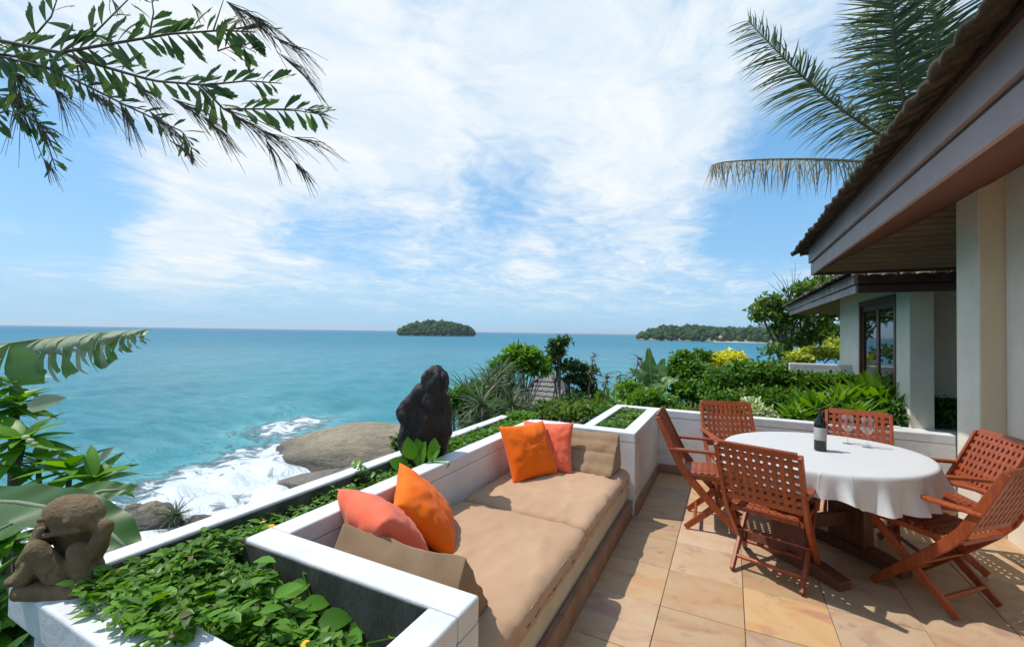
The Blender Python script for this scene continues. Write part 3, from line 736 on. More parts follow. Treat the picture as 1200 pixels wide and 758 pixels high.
pillow('bright orange pillow leaning at the far end of the sofa', 'orange', (-1.43, 2.92, .43), (-1.22, 3.32, .43), 27, .45, 1, .085)
pillow('coral pillow at the far end, half hidden behind an orange one', 'coral', (-1.50, 3.26, .43), (-1.15, 3.37, .43), 30, .43, 5, .08)
pillow('bright orange pillow at the near end, next to the coral one', 'orange', (-1.24, 1.80, .43), (-1.44, 2.18, .43), 42, .45, 9, .085, 14)
pillow('coral pillow at the near end in the corner above the taupe wedge', 'coral', (-1.22, 1.66, .44), (-1.60, 1.80, .44), 40, .44, 12, .11, 4)

def wedge(label, width, depth, height, loc, rz, chan, seed, apex=.16):
    """three-cornered cushion: back upright, front sloping, quilted in channels"""
    prof = []
    n1, n2, n3 = 10, 22, 8
    A, B, T = Vector((0, 0)), Vector((depth, 0)), Vector((depth*apex, height))
    for k in range(n3): prof.append(A.lerp(B, k/n3))
    for k in range(n2): prof.append(B.lerp(T, k/n2))
    for k in range(n1): prof.append(T.lerp(A, k/n1))
    m = len(prof); nw = 36; V = []; F = []
    for i in range(nw+1):
        s = -1+2*i/nw; sq = 1-.035*abs(s)**6
        for k, p in enumerate(prof):
            y, z = p; c = Vector((depth*.38, height*.36)); d = Vector((y, z))-c; y, z = c+d*sq
            if n3 <= k < n3+n2 and chan:
                fr = (k-n3)/n2*chan; bul = .016*abs(math.sin(math.pi*fr))**.6-.006; y += bul*.8; z += bul*.6
            y += .014*nz(s*3, k*.22, 1, seed)+.005*nz(s*9, k*.5, 1, seed+1); z += .012*nz(s*2.4, k*.2, 1, seed+4)
            z -= .022*(1-s*s)*max(0, 1-abs(k-(n3+n2))/7)
            V.append((s*width/2+.004*nz(k*.4, s, 1, seed), y, max(z, 0)))
    for i in range(nw):
        for k in range(m): F.append((i*m+k, i*m+(k+1)%m, (i+1)*m+(k+1)%m, (i+1)*m+k))
    F.append(tuple(range(m))[::-1]); F.append(tuple(nw*m+k for k in range(m)))
    mb = MB(); mb.add(V, F); t_ = thing('wedge_cushion', label, 'cushion', loc, rz, 'triangular sofa cushions')
    o = obj('cover', mb, 'taupe' if chan < 2 else 'taupe', t_, smooth=True)
    bv = o.modifiers.new('bevel', 'BEVEL'); bv.width = .040; bv.segments = 6; bv.limit_method = 'ANGLE'; bv.angle_limit = R(40)
    return t_
wedge('plain taupe triangular cushion against the near white wall', .64, .36, .295, (-1.20, 1.25, .415), 0, 0, 2, .45)
wedge('channel-quilted taupe triangular cushion against the far white wall', .47, .37, .31, (-1.06, 3.80, .415), math.pi, 4, 7, .22)

# ------------------------------------------------------------------ dining table and cloth
TC = Vector((.59, 3.78, 0)); TA = math.atan2(.684, .73); AX, BX = .665, .575
tb = thing('dining_table', 'oval dining table on heavy dark wooden legs under the white cloth', 'table', TC.to_tuple(), TA)
q = MB(); N = 48
for zz_ in (.715, .745): q.v += [(AX*.985*math.cos(2*math.pi*k/N), BX*.985*math.sin(2*math.pi*k/N), zz_) for k in range(N)]
q.f += [tuple(range(N-1,-1,-1)), tuple(N+k for k in range(N))]+[(k, (k+1)%N, N+(k+1)%N, N+k) for k in range(N)]
obj('tabletop', q, 'tablewood', tb, bevel=.004)
for sx in (-.27, .27):
    q = MB(); q.box(sx-.05, sx+.05, -.13, .13, .07, .715); obj('leg', q, 'tablewood', tb, bevel=.006)
    q = MB(); q.poly([(sx, -.36, .03), (sx, -.2, .045), (sx, 0, .052), (sx, .2, .045), (sx, .36, .03)], .10, [.06,.085,.10,.085,.06], (1,0,0)); obj('foot', q, 'tablewood', tb, bevel=.005)
q = MB(); q.beam((-.22,0,.26), (.22,0,.26), .04, .09, (0,1,0)); obj('stretcher', q, 'tablewood', tb, bevel=.004)
def cloth():
    n = 240; V = []; F = []; rings = []
    half = .735; rot = R(36)
    for k in range(n):
        t_ = 2*math.pi*k/n; c, s = math.cos(t_), math.sin(t_); rim = 1/math.sqrt((c/AX)**2+(s/BX)**2)
        ca, sa = math.cos(t_-rot), math.sin(t_-rot); sq = half/max(abs(ca), abs(sa)); sq = min(sq, half*1.07)
        drop = max(.14, sq-rim); drop = min(drop, .42)
        corner = (drop-.2)/.25
        fold = math.sin(t_*13+1.6*math.sin(t_*3)+.8)*.55+.45*math.sin(t_*23+2+1.3*math.sin(t_*5))+.25*math.sin(t_*41+1)
        col = []
        for m_ in (0, .3, .6, .85): col.append((c*rim*m_, s*rim*m_, .7485+.0008*nz(c*m_*3, s*m_*3, 2, 1)))
        col.append((c*(rim-.012), s*(rim-.012), .7485)); col.append((c*(rim-.002), s*(rim-.002), .7468)); col.append((c*(rim+.007), s*(rim+.007), .738))
        for m_ in range(1, 13):
            d = m_/12; out = .009+d*(.020+.034*fold*(.35+d)) + .02*max(0, corner)*d; rr_ = rim+out
            tw = .018*d*math.sin(t_*13)*d
            col.append((math.cos(t_+tw)*rr_, math.sin(t_+tw)*rr_, .738-drop*d*(1-.02*fold)))
        rings.append(col)
    m = len(rings[0])
    for col in rings: V += col
    for k in range(n):
        for i in range(m-1): a = k*m+i; b_ = ((k+1)%n)*m+i; F.append((a, a+1, b_+1, b_))
    mb = MB(); mb.add(V, F); me = mb.mesh('tablecloth', True)
    bm = bmesh.new(); bm.from_mesh(me); bmesh.ops.remove_doubles(bm, verts=bm.verts, dist=.0003); bm.normal_update(); bmesh.ops.recalc_face_normals(bm, faces=bm.faces); bm.to_mesh(me); bm.free()
    me.polygons.foreach_set('use_smooth', [True]*len(me.polygons)); return me
o = tag(obj('tablecloth', cloth(), 'cloth'), 'white cloth hanging in folds over the dining table', 'tablecloth'); o.location = TC; o.rotation_euler.z = TA
ZT = .750
bt = thing('wine_bottle', 'dark wine bottle with grey label standing on the white tablecloth', 'bottle', (.575, 3.75, ZT))
q = MB(); q.lathe([(0,.004),(.030,0),(.0365,.004),(.0375,.012),(.0375,.18),(.036,.195),(.028,.215),(.0175,.235),(.0145,.25),(.0138,.285),(.0155,.286),(.0155,.296),(.0125,.297),(0,.297)], 32); obj('glass_body', q, 'glassblack', bt, smooth=True)
q = MB(); q.lathe([(.0378,.075),(.03805,.076),(.03805,.162),(.0378,.163)], 32); obj('label', q, 'label', bt, smooth=True)
q = MB(); q.lathe([(.0147,.25),(.0152,.251),(.0148,.284),(.0162,.285),(.0162,.2975),(.0,.2985)], 24); obj('foil', q, 'cork', bt, smooth=True)
for (x, y, lb) in ((.80, 4.10, 'empty wine glass on the table, the one closer to the bottle'), (.905, 4.04, 'empty wine glass on the table, the one farther from the bottle')):
    g = thing('wine_glass', lb, 'glass', (x, y, ZT), group='wine glasses')
    q = MB(); q.lathe([(0,.0),(.034,.0),(.034,.002),(.012,.005),(.0042,.012),(.0036,.05),(.0042,.092),(0,.094)], 28); obj('stem', q, 'glass', g, smooth=True)
    q = MB(); out_ = [(0,.092),(.010,.094),(.026,.106),(.037,.128),(.0405,.150),(.038,.180),(.0335,.213)]
    q.lathe(out_+[(.0328,.2136)], 32); obj('bowl', q, 'glass', g, smooth=True)

# ------------------------------------------------------------------ folding chairs
def make_chair():
    t_ = thing('folding_chair', 'x', 'chair')
    Wd = .225
    yb = lambda z: -.215-(z-.43)*.46                       # line of the backrest
    for s in (-1, 1):
        x = s*Wd
        q = MB(); q.poly([(x, yb(.875), .875), (x, yb(.66), .66), (x, yb(.50)+.006, .50), (x, -.165, .40), (x, -.06, .285), (x, .07, .15), (x, .205, .012)], .026, [.040,.050,.056,.060,.056,.05,.042], (1,0,0)); obj('leg', q, 'chair', t_, bevel=.005)
        x2 = s*(Wd-.030)
        q = MB(); q.poly([(x2, .225, .405), (x2, .10, .29), (x2, -.05, .15), (x2, -.205, .012)], .024, [.045,.05,.05,.042], (1,0,0)); obj('leg', q, 'chair', t_, bevel=.005)
        q = MB(); q.beam((x2, -.20, .418), (x2, .235, .428), .024, .036, (1,0,0)); obj('seat_rail', q, 'chair', t_, bevel=.004)
        xa = s*(Wd+.012)
        q = MB(); vs = []; 
        prof = [(-.335,.040),(-.25,.048),(-.05,.050),(.08,.062),(.17,.074),(.225,.066),(.245,.035)]
        for y, w_ in prof:
            z = .615+.02*math.cos((y+.05)*3); vs += [(xa-w_/2, y, z-.011), (xa+w_/2, y, z-.011), (xa+w_/2, y, z+.011), (xa-w_/2, y, z+.011)]
        n = len(prof); q.add(vs, [(0,1,2,3), tuple(4*(n-1)+k for k in (3,2,1,0))]+[(4*i+k, 4*i+4+k, 4*i+4+(k+1)%4, 4*i+(k+1)%4) for i in range(n-1) for k in range(4)]); obj('armrest', q, 'chair', t_, bevel=.006)
        q = MB(); q.poly([(xa-s*.004, .150, .618), (xa-s*.010, .145, .53), (xa-s*.016, .11, .425)], .024, [.052,.044,.05], (1,0,0)); obj('arm_post', q, 'chair', t_, bevel=.005)
    # lattice of the backrest
    z0, z1 = .515, .872; nv, nh = 10, 7; wi = Wd-.013
    side = Vector((1,0,0)); upd = Vector((0, yb(z1)-yb(z0), z1-z0)).normalized()
    for k in range(nh+1):
        z = z0+(z1-z0)*k/nh; hgt = .048 if k == nh else (.042 if k == 0 else .029)
        q = MB(); q.beam((-wi, yb(z), z), (wi, yb(z), z), hgt, .017, upd); obj('back_rail' if k in (0, nh) else 'slat', q, 'chair', t_, bevel=.002, seg=1)
    q = MB(); q.beam((0, yb(z0+.012)-.0, z0+.012), (0, yb(z1-.012), z1-.012), .0255, .021, side); me = q.mesh('slat'); me.materials.append(M['chair'])
    for k in range(nv-1):
        o = obj('slat', me, None, t_, bevel=.002, seg=1); o.location.x = -wi+2*wi*(k+1)/nv
    # seat
    xs = Wd-.042; ys0, ys1 = -.205, .235; sz = lambda y: .432+.023*(y-ys0)/(ys1-ys0)
    for y, nm in ((ys0, 'seat_rail'), (ys1, 'seat_rail')):
        q = MB(); q.beam((-xs, y, sz(y)-.004), (xs, y, sz(y)-.004), .042, .026, (0,1,0)); obj(nm, q, 'chair', t_, bevel=.004)
    nsy, nsx = 9, 8
    for k in range(1, nsy):
        y = ys0+(ys1-ys0)*k/nsy; q = MB(); q.beam((-xs, y, sz(y)), (xs, y, sz(y)), .030, .015, (0,1,0)); obj('slat', q, 'chair', t_, bevel=.002, seg=1)
    q = MB(); q.beam((0, ys0+.016, sz(ys0)+.001), (0, ys1-.016, sz(ys1)+.001), .027, .018, side); me = q.mesh('slat'); me.materials.append(M['chair'])
    for k in range(1, nsx):
        o = obj('slat', me, None, t_, bevel=.002, seg=1); o.location.x = -xs+2*xs*k/nsx
    for p0, p1 in (((-Wd, .135, .083), (Wd, .135, .083)), ((-Wd+.03, -.135, .083), (Wd-.03, -.135, .083))):
        q = MB(); q.tube([p0, p1], .013, 10); obj('stretcher', q, 'chair', t_, smooth=False)
    q = MB(); q.tube([(-Wd, -.022, .22), (Wd, -.022, .22)], .008, 8); obj('pivot_rod', q, 'chair', t_)
    return t_
CH = [(.265, 3.40, (.29,.95), 'lattice-back chair nearest the sofa with its back to the viewer'),
      (-.115, 4.00, (1.0,.04), 'red-brown folding chair seen side-on at the left of the table'),
      (.085, 4.46, (.30,-.95), 'folding chair behind the table at its far left, lattice back showing beside the parapet'),
      (.955, 4.50, (-.18,-.98), 'chair behind the wine glasses, only its back top showing'),
      (1.28, 4.14, (-.97,-.20), 'lattice chair at the far right of the table by the house wall'),
      (1.125, 3.565, (-.70,.71), 'red-brown chair at the right edge of the picture, crossed legs in view')]
ch0 = make_chair()
for i, (x, y, fdir, lb) in enumerate(CH):
    o = ch0 if i == 0 else copy_tree(ch0)
    o.location = (x, y, 0.0); o.rotation_euler = (0, 0, math.atan2(fdir[1], fdir[0])-math.pi/2)
    tag(o, lb, 'chair', 'folding chairs round the dining table')
# ------------------------------------------------------------------ the house at the right
EX, EZ, EY = .93, 2.37, 6.74                                  # eave line, underside height, far end
HX, HY, HZ = 1.79, 5.2, 2.76                                  # house wall line, house corner, soffit height at the wall
hs_ = thing('house', 'white house at the right with deep tiled eaves over the terrace', 'house', (HX, HY, 0))
def part(name, mb, mat, parent, bevel=0, smooth=False):
    o = obj(name, mb, mat, None, bevel, smooth=smooth); o.parent = parent; o.matrix_parent_inverse = Matrix.Translation(-parent.location); return o
q = MB(); q.box(HX, HX+.30, 4.81, HY, -.3, 3.2); part('pilaster', q, 'plaster', hs_, .008)
q = MB(); q.box(HX+.012, HX+.17, 4.803, 4.809, .0, 3.1); part('bounce_tinted_return', q, 'bounce_ochre', hs_)  # thin added panel, coloured as if lit by bounce from the sunny floor
q = MB(); q.box(HX+.15, HX+.40, -2.6, 4.80, -.3, 3.2); part('wall', q, 'plaster', hs_, .008)
q = MB(); q.box(HX+.301, HX+6, HY-.25, HY-.002, -.3, 3.2); part('wall', q, 'plaster', hs_)
q = MB(); q.add([(EX+.03, -2.6, EZ), (HX+.22, -2.6, HZ+.105), (HX+.05, HY-.03, HZ+.02), (EX+.03, EY-.03, EZ),
                 (EX+.03, -2.6, EZ+.02), (HX+.22, -2.6, HZ+.125), (HX+.05, HY-.03, HZ+.04), (EX+.03, EY-.03, EZ+.02)], [(0,1,2,3),(7,6,5,4),(0,3,7,4),(1,0,4,5),(2,1,5,6),(3,2,6,7)])
part('soffit', q, 'soffit', hs_)
# plank soffit on the far side
nP = 12
for k in range(nP):
    f0, f1 = k/nP, (k+1)/nP-.016
    y0, y1 = EY-.03+(HY-EY+.03)*f0, EY-.03+(HY-EY+.03)*f1; z0, z1 = EZ+(HZ-EZ)*f0, EZ+(HZ-EZ)*f1
    xa, xb = EX+.05+(HX-EX-.02)*f0, EX+.05+(HX-EX-.02)*f1; xr = 7.0; dz = .012
    q = MB(); q.add([(xa,y0,z0),(xr,y0,z0),(xr,y1,z1),(xb,y1,z1),(xa,y0,z0+dz),(xr,y0,z0+dz),(xr,y1,z1+dz),(xb,y1,z1+dz)], [(0,3,2,1),(4,5,6,7),(0,1,5,4),(1,2,6,5),(2,3,7,6),(3,0,4,7)])
    part('plank', q, 'plank', hs_)
# fascia: a lower board and a taller upper board standing proud of it
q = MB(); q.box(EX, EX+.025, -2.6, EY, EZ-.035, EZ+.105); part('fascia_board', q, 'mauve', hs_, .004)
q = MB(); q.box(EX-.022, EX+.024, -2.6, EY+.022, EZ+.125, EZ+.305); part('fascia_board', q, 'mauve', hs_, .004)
q = MB(); q.box(EX+.006, EX+.022, -2.6, EY-.002, EZ+.104, EZ+.126); part('fascia_groove', q, 'brownpaint', hs_)
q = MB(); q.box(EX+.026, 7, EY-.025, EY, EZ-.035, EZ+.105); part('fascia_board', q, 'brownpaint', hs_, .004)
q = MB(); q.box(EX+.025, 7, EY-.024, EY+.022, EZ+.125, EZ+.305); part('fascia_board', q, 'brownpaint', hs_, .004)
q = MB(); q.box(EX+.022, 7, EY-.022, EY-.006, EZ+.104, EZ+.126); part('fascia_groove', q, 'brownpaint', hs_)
# roof deck with a hip
SL = .50; zt = EZ+.31
def deck(ex, ey0, ey1, zt, xr, near=False):
    q = MB(); run = xr-ex; th = .03
    top = [(ex-.06, ey0, zt), (ex-.06, ey1+.06, zt), (xr, ey1-run, zt+run*SL), (xr, ey0, zt+run*SL), (xr+6, ey1+.06, zt), (xr+6, ey1-run, zt+run*SL)]
    q.add(top+[(x, y, z-th) for x, y, z in top], [(0,3,2,1),(1,2,5,4),(6,7,8,9),(7,10,11,8),(0,1,7,6),(1,4,10,7)])
    return q
part('roof_deck', deck(EX, -2.6, EY, zt, 4.2), 'brownpaint', hs_)
def tile_mesh(w_=.15, l_=.36, rise=.020, th=.020):
    n = 8; V = []; F = []
    for j, y in enumerate((0, l_)):
        for lay in (0, 1):
            for i in range(n+1):
                u = -1+2*i/n; z = rise*math.cos(u*math.pi*.5)**.8 if abs(u) < 1 else 0.0
                V.append((u*w_/2, y, z+(th if lay else 0)))
    m = n+1
    for i in range(n):
        F += [(i, i+1, 2*m+i+1, 2*m+i), (m+i, 3*m+i, 3*m+i+1, m+i+1), (i, m+i, m+i+1, i+1), (2*m+i, 2*m+i+1, 3*m+i+1, 3*m+i)]
    F += [(0, 2*m, 3*m, m), (n, m+n, 3*m+n, 2*m+n)]
    mb = MB(); mb.add(V, F); return mb.mesh('tile', True)
TM = {}
def tiles_along(parent, p0, p1, inward, zt, rows, step, mat, jig=.006):
    if mat not in TM: TM[mat] = tile_mesh(); TM[mat].materials.append(M[mat])
    p0, p1, inward = Vector(p0), Vector(p1), Vector(inward); d = (p1-p0); L = d.length; d.normalize(); n = int(L/step)
    slope = math.atan(SL)
    for r_ in range(rows):
        for k in range(n+1):
            c = p0+d*(k*step+(step*.5 if r_ % 2 else 0))+inward*(-.185+r_*.24)
            z = zt+(-.185+r_*.24)*SL+.024+r_*.012
            if rows > 1 and r_ and (k*step < r_*.26 or k*step > L-r_*.26): continue
            o = obj('roof_tile', TM[mat], None); o.parent = parent; o.matrix_parent_inverse = Matrix.Translation(-parent.location)
            yv = (inward*math.cos(slope)+Vector((0,0,math.sin(slope)))); xv = d if d.cross(inward).z > 0 else -d; zv = xv.cross(yv)
            a = random.uniform(-.06,.06)
            o.matrix_basis = Matrix.Translation((c.x+random.uniform(-jig,jig), c.y+random.uniform(-jig,jig), z+random.uniform(-.007,.010))) @ Matrix(((xv.x,yv.x,zv.x),(xv.y,yv.y,zv.y),(xv.z,yv.z,zv.z))).to_4x4() @ Matrix.Rotation(a, 4, 'Z') @ Matrix.Diagonal((random.uniform(.86,1.12), random.uniform(.92,1.08), random.uniform(.7,1.5), 1))
tiles_along(hs_, (EX, .3, 0), (EX, EY+.05, 0), (1,0,0), zt, 3, .135, 'rooftile', .012)
tiles_along(hs_, (EX-.03, EY, 0), (3.6, EY, 0), (0,-1,0), zt, 1, .155, 'rooftile')
q = MB(); pts = []
for k in range(9): f = k/8; pts.append((EX-.10+1.9*f, EY+.10-1.9*f, zt-.02+1.9*f*SL+.02))
q.tube(pts, [.06+.004*(k % 2) for k in range(9)], 10); part('hip_cap', q, 'rooftile', hs_, smooth=True)
# ------------------------------------------------------------------ the second house
X2, Z2, Y2a, Y2b = 1.55, 2.19, 7.49, 15.0; WX, WY, WB = 2.40, 8.48, 13.2
h2 = thing('house', 'second white house farther back with a dark glass door', 'house', (WX, WY, 0))
q = MB(); q.box(WX, WX+.28, WY, 9.07, -.3, 2.9); part('pilaster', q, 'plaster', h2, .008)
q = MB(); q.box(WX+.02, WX+.28, 11.30, WB, -.3, 2.9); part('wall', q, 'plaster', h2, .008)
q = MB(); q.box(WX+.021, WX+.28, 9.071, 11.299, 2.27, 2.9); part('wall', q, 'plaster', h2)
q = MB(); q.box(WX+.281, 7, WY+.75, WY+.95, -.3, 2.9); part('wall', q, 'plaster', h2)
q = MB(); q.box(WX+.021, 7, WB-.2, WB-.001, -.3, 2.9); q.v = [(x+.28 if x < 3 else x, y, z) for x, y, z in q.v]; part('wall', q, 'plaster', h2)
q = MB(); q.box(WX-.25, WX+2.2, WY-.25, WY+.7, -.3, .22); part('plinth', q, 'white', h2, .01)
dr = MB()
o_door = None
for (a, b_, z0, z1, nm) in ((9.073, 9.16, .0, 2.268, 'door_frame'), (11.21, 11.297, .0, 2.268, 'door_frame'), (9.161, 11.209, 2.17, 2.268, 'door_frame')):
    q = MB(); q.box(WX-.012, WX+.10, a, b_, z0, z1); part(nm, q, 'doorwood', h2, .006)
for k in range(2):
    a = 9.165+k*1.024; b_ = a+1.018
    d_ = MB(); d_.box(WX+.03, WX+.07, a, a+.07, .02, 2.165); d_.box(WX+.03, WX+.07, b_-.07, b_, .02, 2.165); d_.box(WX+.03, WX+.07, a+.07, b_-.07, .02, .16); d_.box(WX+.03, WX+.07, a+.07, b_-.07, 2.07, 2.165)
    dd = part('door', d_, 'doorwood', h2)
    g_ = MB(); g_.box(WX+.045, WX+.055, a+.068, b_-.068, .158, 2.072); g = obj('pane', g_, 'pane'); g.parent = dd; g.matrix_parent_inverse = dd.matrix_parent_inverse @ Matrix.Identity(4); g.matrix_parent_inverse = Matrix.Identity(4)
q = MB(); q.add([(X2+.03, Y2a+.03, Z2), (WX+.05, WY+.05, Z2+.36), (WX+.05, WB-.5, Z2+.36), (X2+.03, Y2b-.03, Z2)], [(0,1,2,3)]); q.v += [(x, y, z+.02) for x, y, z in q.v]; q.f += [(7,6,5,4)]; part('soffit', q, 'plank', h2)
q = MB(); q.add([(X2+.03, Y2a+.03, Z2), (8, Y2a+.03, Z2), (8, WY+.05, Z2+.36), (WX+.05, WY+.05, Z2+.36)], [(0,1,2,3)]); q.v += [(x, y, z+.02) for x, y, z in q.v]; q.f += [(7,6,5,4)]; part('soffit', q, 'plank', h2)
q = MB(); q.add([(X2+.03, Y2b-.03, Z2), (WX+.05, WB-.5, Z2+.36), (8, WB-.5, Z2+.36), (8, Y2b-.03, Z2)], [(0,1,2,3)]); q.v += [(x, y, z+.02) for x, y, z in q.v]; q.f += [(7,6,5,4)]; part('soffit', q, 'plank', h2)
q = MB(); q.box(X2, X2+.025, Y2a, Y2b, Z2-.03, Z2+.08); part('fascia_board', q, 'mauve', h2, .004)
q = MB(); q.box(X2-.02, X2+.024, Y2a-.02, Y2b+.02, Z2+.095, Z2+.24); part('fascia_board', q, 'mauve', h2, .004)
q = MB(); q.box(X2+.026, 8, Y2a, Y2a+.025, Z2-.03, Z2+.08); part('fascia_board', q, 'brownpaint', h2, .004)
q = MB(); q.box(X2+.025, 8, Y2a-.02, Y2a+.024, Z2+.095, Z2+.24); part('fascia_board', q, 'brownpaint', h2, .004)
zt2 = Z2+.245
q = MB(); run = 2.6
top = [(X2-.05, Y2a-.05, zt2), (X2-.05, Y2b+.05, zt2), (X2+run, Y2b-run, zt2+run*SL), (X2+run, Y2a+run, zt2+run*SL), (9, Y2a-.05, zt2), (9, Y2a+run, zt2+run*SL)]
q.add(top, [(0,3,2,1),(0,4,5,3)]); part('roof_deck', q, 'brownpaint', h2)
tiles_along(h2, (X2, Y2a, 0), (X2, Y2b, 0), (1,0,0), zt2, 1, .165, 'rooftile')
tiles_along(h2, (X2, Y2a, 0), (5.2, Y2a, 0), (0,1,0), zt2, 2, .165, 'oldtile')
# low garden wall in front of the second house, and the plain block by the palms
wall('low white wall among yellow shrubs beside the second house', 1.25, 2.42, 12.0, 12.2, top=.93)
# ------------------------------------------------------------------ carved figures
def pxl(c, d):                                               # local frame of a carving: metres per photo pixel at its depth
    k = d/FPX; return lambda x, y, dy=0: Vector(((x-c[0])*k, dy, (c[1]-y)*k))
d1 = 3.03; L1 = pxl((500, 545), d1); mb = MB()
ellipsoid(mb, L1(511,446), (.098,.105,.135)); ellipsoid(mb, L1(508,468), (.115,.11,.12)); ellipsoid(mb, L1(501,500), (.165,.125,.24))
ellipsoid(mb, L1(479,483), (.085,.095,.075)); ellipsoid(mb, L1(482,508), (.085,.10,.15)); ellipsoid(mb, L1(520,496), (.062,.105,.20)); ellipsoid(mb, L1(500,536), (.14,.12,.10))
capsule(mb, L1(496,456,-.03), L1(474,478,-.04), .06, .045); capsule(mb, L1(476,482,-.07), L1(500,505,-.09), .035, .03); capsule(mb, L1(524,462,-.06), L1(527,500,-.08), .035, .03)
capsule(mb, L1(505,430,-.07), L1(520,458,-.085), .02, .028)
fig = thing('carved_figure', 'dark glossy abstract carved figure standing in the narrow planter', 'sculpture', (-1.885, 2.46, .60), camrot)
def groove(p): return .014*mnoise.noise(Vector((p.x*16, p.y*16, p.z*6)))+.010*mnoise.noise(Vector((p.x*38, p.y*38, p.z*13)))+.016*mnoise.noise(Vector((p.x*6, p.y*6, p.z*5+3)))
obj('figure', solid(mb, 'figure', .011, 6, groove), 'darkstone', fig)
q = MB(); ellipsoid(q, (0, 0, .0), (.14, .11, .05)); obj('base', q, 'darkstone', fig, smooth=True)

d2 = 1.457; L2 = pxl((65, 690), d2); mb = MB(); k2 = d2/FPX
ellipsoid(mb, L2(73,597,-.01), (.100,.092,.058), Euler((.1,.20,0))); ellipsoid(mb, L2(76,610,-.01), (.082,.078,.045))
ellipsoid(mb, L2(70,640,.05), (.092,.075,.11)); ellipsoid(mb, L2(66,672,.02), (.105,.085,.055))
capsule(mb, L2(38,614,.0), L2(25,650,-.01), .036, .034); capsule(mb, L2(28,645,-.02), L2(26,668,-.06), .032, .028)
capsule(mb, L2(46,636,-.08), L2(70,664,-.075), .039, .046); capsule(mb, L2(50,640,-.08), L2(34,668,-.09), .030, .030)
capsule(mb, L2(42,616,-.05), L2(30,650,-.085), .018, .018)
ellipsoid(mb, L2(21,671,-.07), (.028,.045,.020)); capsule(mb, L2(100,612,-.02), L2(117,615,-.03), .030, .028); capsule(mb, L2(116,616,-.03), L2(103,648,-.05), .029, .027)
capsule(mb, L2(92,640,-.07), L2(98,672,-.06), .036, .036); ellipsoid(mb, L2(102,676,-.08), (.035,.045,.02))
ellipsoid(mb, L2(50,598,-.085), (.012,.010,.010)); ellipsoid(mb, L2(84,600,-.095), (.012,.010,.010)); capsule(mb, L2(56,617,-.085), L2(96,612,-.085), .009, .009)
mk = thing('stone_statue', 'brown sandstone statue of a crouching figure with bowed head', 'statue', (-1.945, .655, .70), camrot+.10); mk.scale = (.86, .72, .90)
obj('figure', solid(mb, 'figure', .005, 4, lambda p: .0012*mnoise.noise(p*140)+.0022*mnoise.noise(p*30)), 'sandstone', mk)
q = MB(); V = []; nb = 40
for zz_, s_ in ((.0,1.0),(.012,1.03),(.03,1.0),(.042,.93)):
    for k in range(nb):
        t_ = 2*math.pi*k/nb; c_, s2 = math.cos(t_), math.sin(t_); r_ = .135/max(abs(c_)**4+abs(s2)**4, 1e-3)**.25*s_*(1+.04*nz(c_*2, s2*2, 1.5, 4)); V.append((r_*c_, r_*s2*.78-.02, zz_))
q.add(V, [(i*nb+k, i*nb+(k+1)%nb, (i+1)*nb+(k+1)%nb, (i+1)*nb+k) for i in range(3) for k in range(nb)]+[tuple(3*nb+k for k in range(nb))])
obj('base', q, 'sandstone', mk, smooth=True)

# ------------------------------------------------------------------ planter plants
T_COVER = strap([.08,.40,.50,.30,.02], .25, .25)
def cover(label, x0, x1, y0, y1, n, zf, leaf, mat='lf_cover', spill=0.0, mask=None):
    pos = []
    while len(pos) < n:
        x = random.uniform(x0-spill, x1+spill); y = random.uniform(y0-spill, y1+spill)
        if mask and random.random() > mask(x, y): continue
        z0, z1 = zf(x, y); f_ = random.random()**.6; pos.append((x, y, z0+(z1-z0)*f_))
    pos = np.array(pos); n = len(pos); a = rng.uniform(0, 2*np.pi, n); el = rng.uniform(-.25, .65, n)
    dirs = np.c_[np.cos(a)*np.cos(el), np.sin(a)*np.cos(el), np.sin(el)]; ups = np.c_[rng.normal(0,.3,n), rng.normal(0,.3,n), np.ones(n)]
    big_ = np.where(rng.random(n) < .05, 1.6, 1.0)
    P_, F_ = place(T_COVER, pos, dirs, ups, leaf*big_*rng.uniform(.5, 1.35, n), rng.uniform(.75, 1.3, n))
    me = npmesh('ground_cover', P_, F_, True); me.materials.append(M[mat]); me.materials.append(M['lf_dead']); me.materials.append(M['lf_bright'])
    pick = rng.random(n); mi = np.where((pick < .014) & (big_ < 1.2), 1, np.where(pick > .82, 2, 0)); me.polygons.foreach_set('material_index', np.repeat(mi, len(T_COVER[1])).astype(np.int32))
    o = obj('ground_cover', me, None); return tag(o, label, 'ground cover', kind='stuff')
def z_near(x, y):
    m_ = np.interp(x, [-2.0,-1.9,-1.72,-1.35,-1.0,-.84], [.65,.68,.71,.63,.56,.53]) - .10*max(0, min(1, (y-.98)/.1))*(1 if x > -1.76 else 0) + .05*nz(x, y, 7, 2)+.03*nz(x, y, 17, 3)
    return .42, m_+.02
cover('low green creeping plants with toothed leaves filling the corner planter', -1.96, -.87, .76, 1.09, 11500, z_near, .038, spill=.0)
def z_spill(x, y): return .705, .76+.02*nz(x, y, 20, 3)
cover('green leaves spilling over the bottom left wall top beside the statue', -1.86, -1.28, .60, .72, 800, z_spill, .036, mask=lambda x, y: max(0, (y-.60)/.1)*max(0, min(1, (x+1.9)*8))*(1 if nz(x, 0, 9, 1) > -.15 else .25))
def z_strip(x, y): return .54, .655+.035*nz(x, y, 6, 2)+.03*nz(x, y, 15, 3)+(.04 if y > 2.7 else 0)+(.02 if y < 1.25 else 0)
cover('fine green creeper in the narrow planter between the two long white walls', -1.985, -1.775, 1.10, 3.98, 9500, z_strip, .036, mask=lambda x, y: 1 if y > 2.6 else (.25 if 1.25 < y < 1.75 else .75))
def z_p2(x, y): return .50, .70+.04*nz(x, y, 7, 5)
cover('green creeper in the far small planter', -1.10, -.86, 4.0, 5.18, 2800, z_p2, .040, 'lf_hedge')
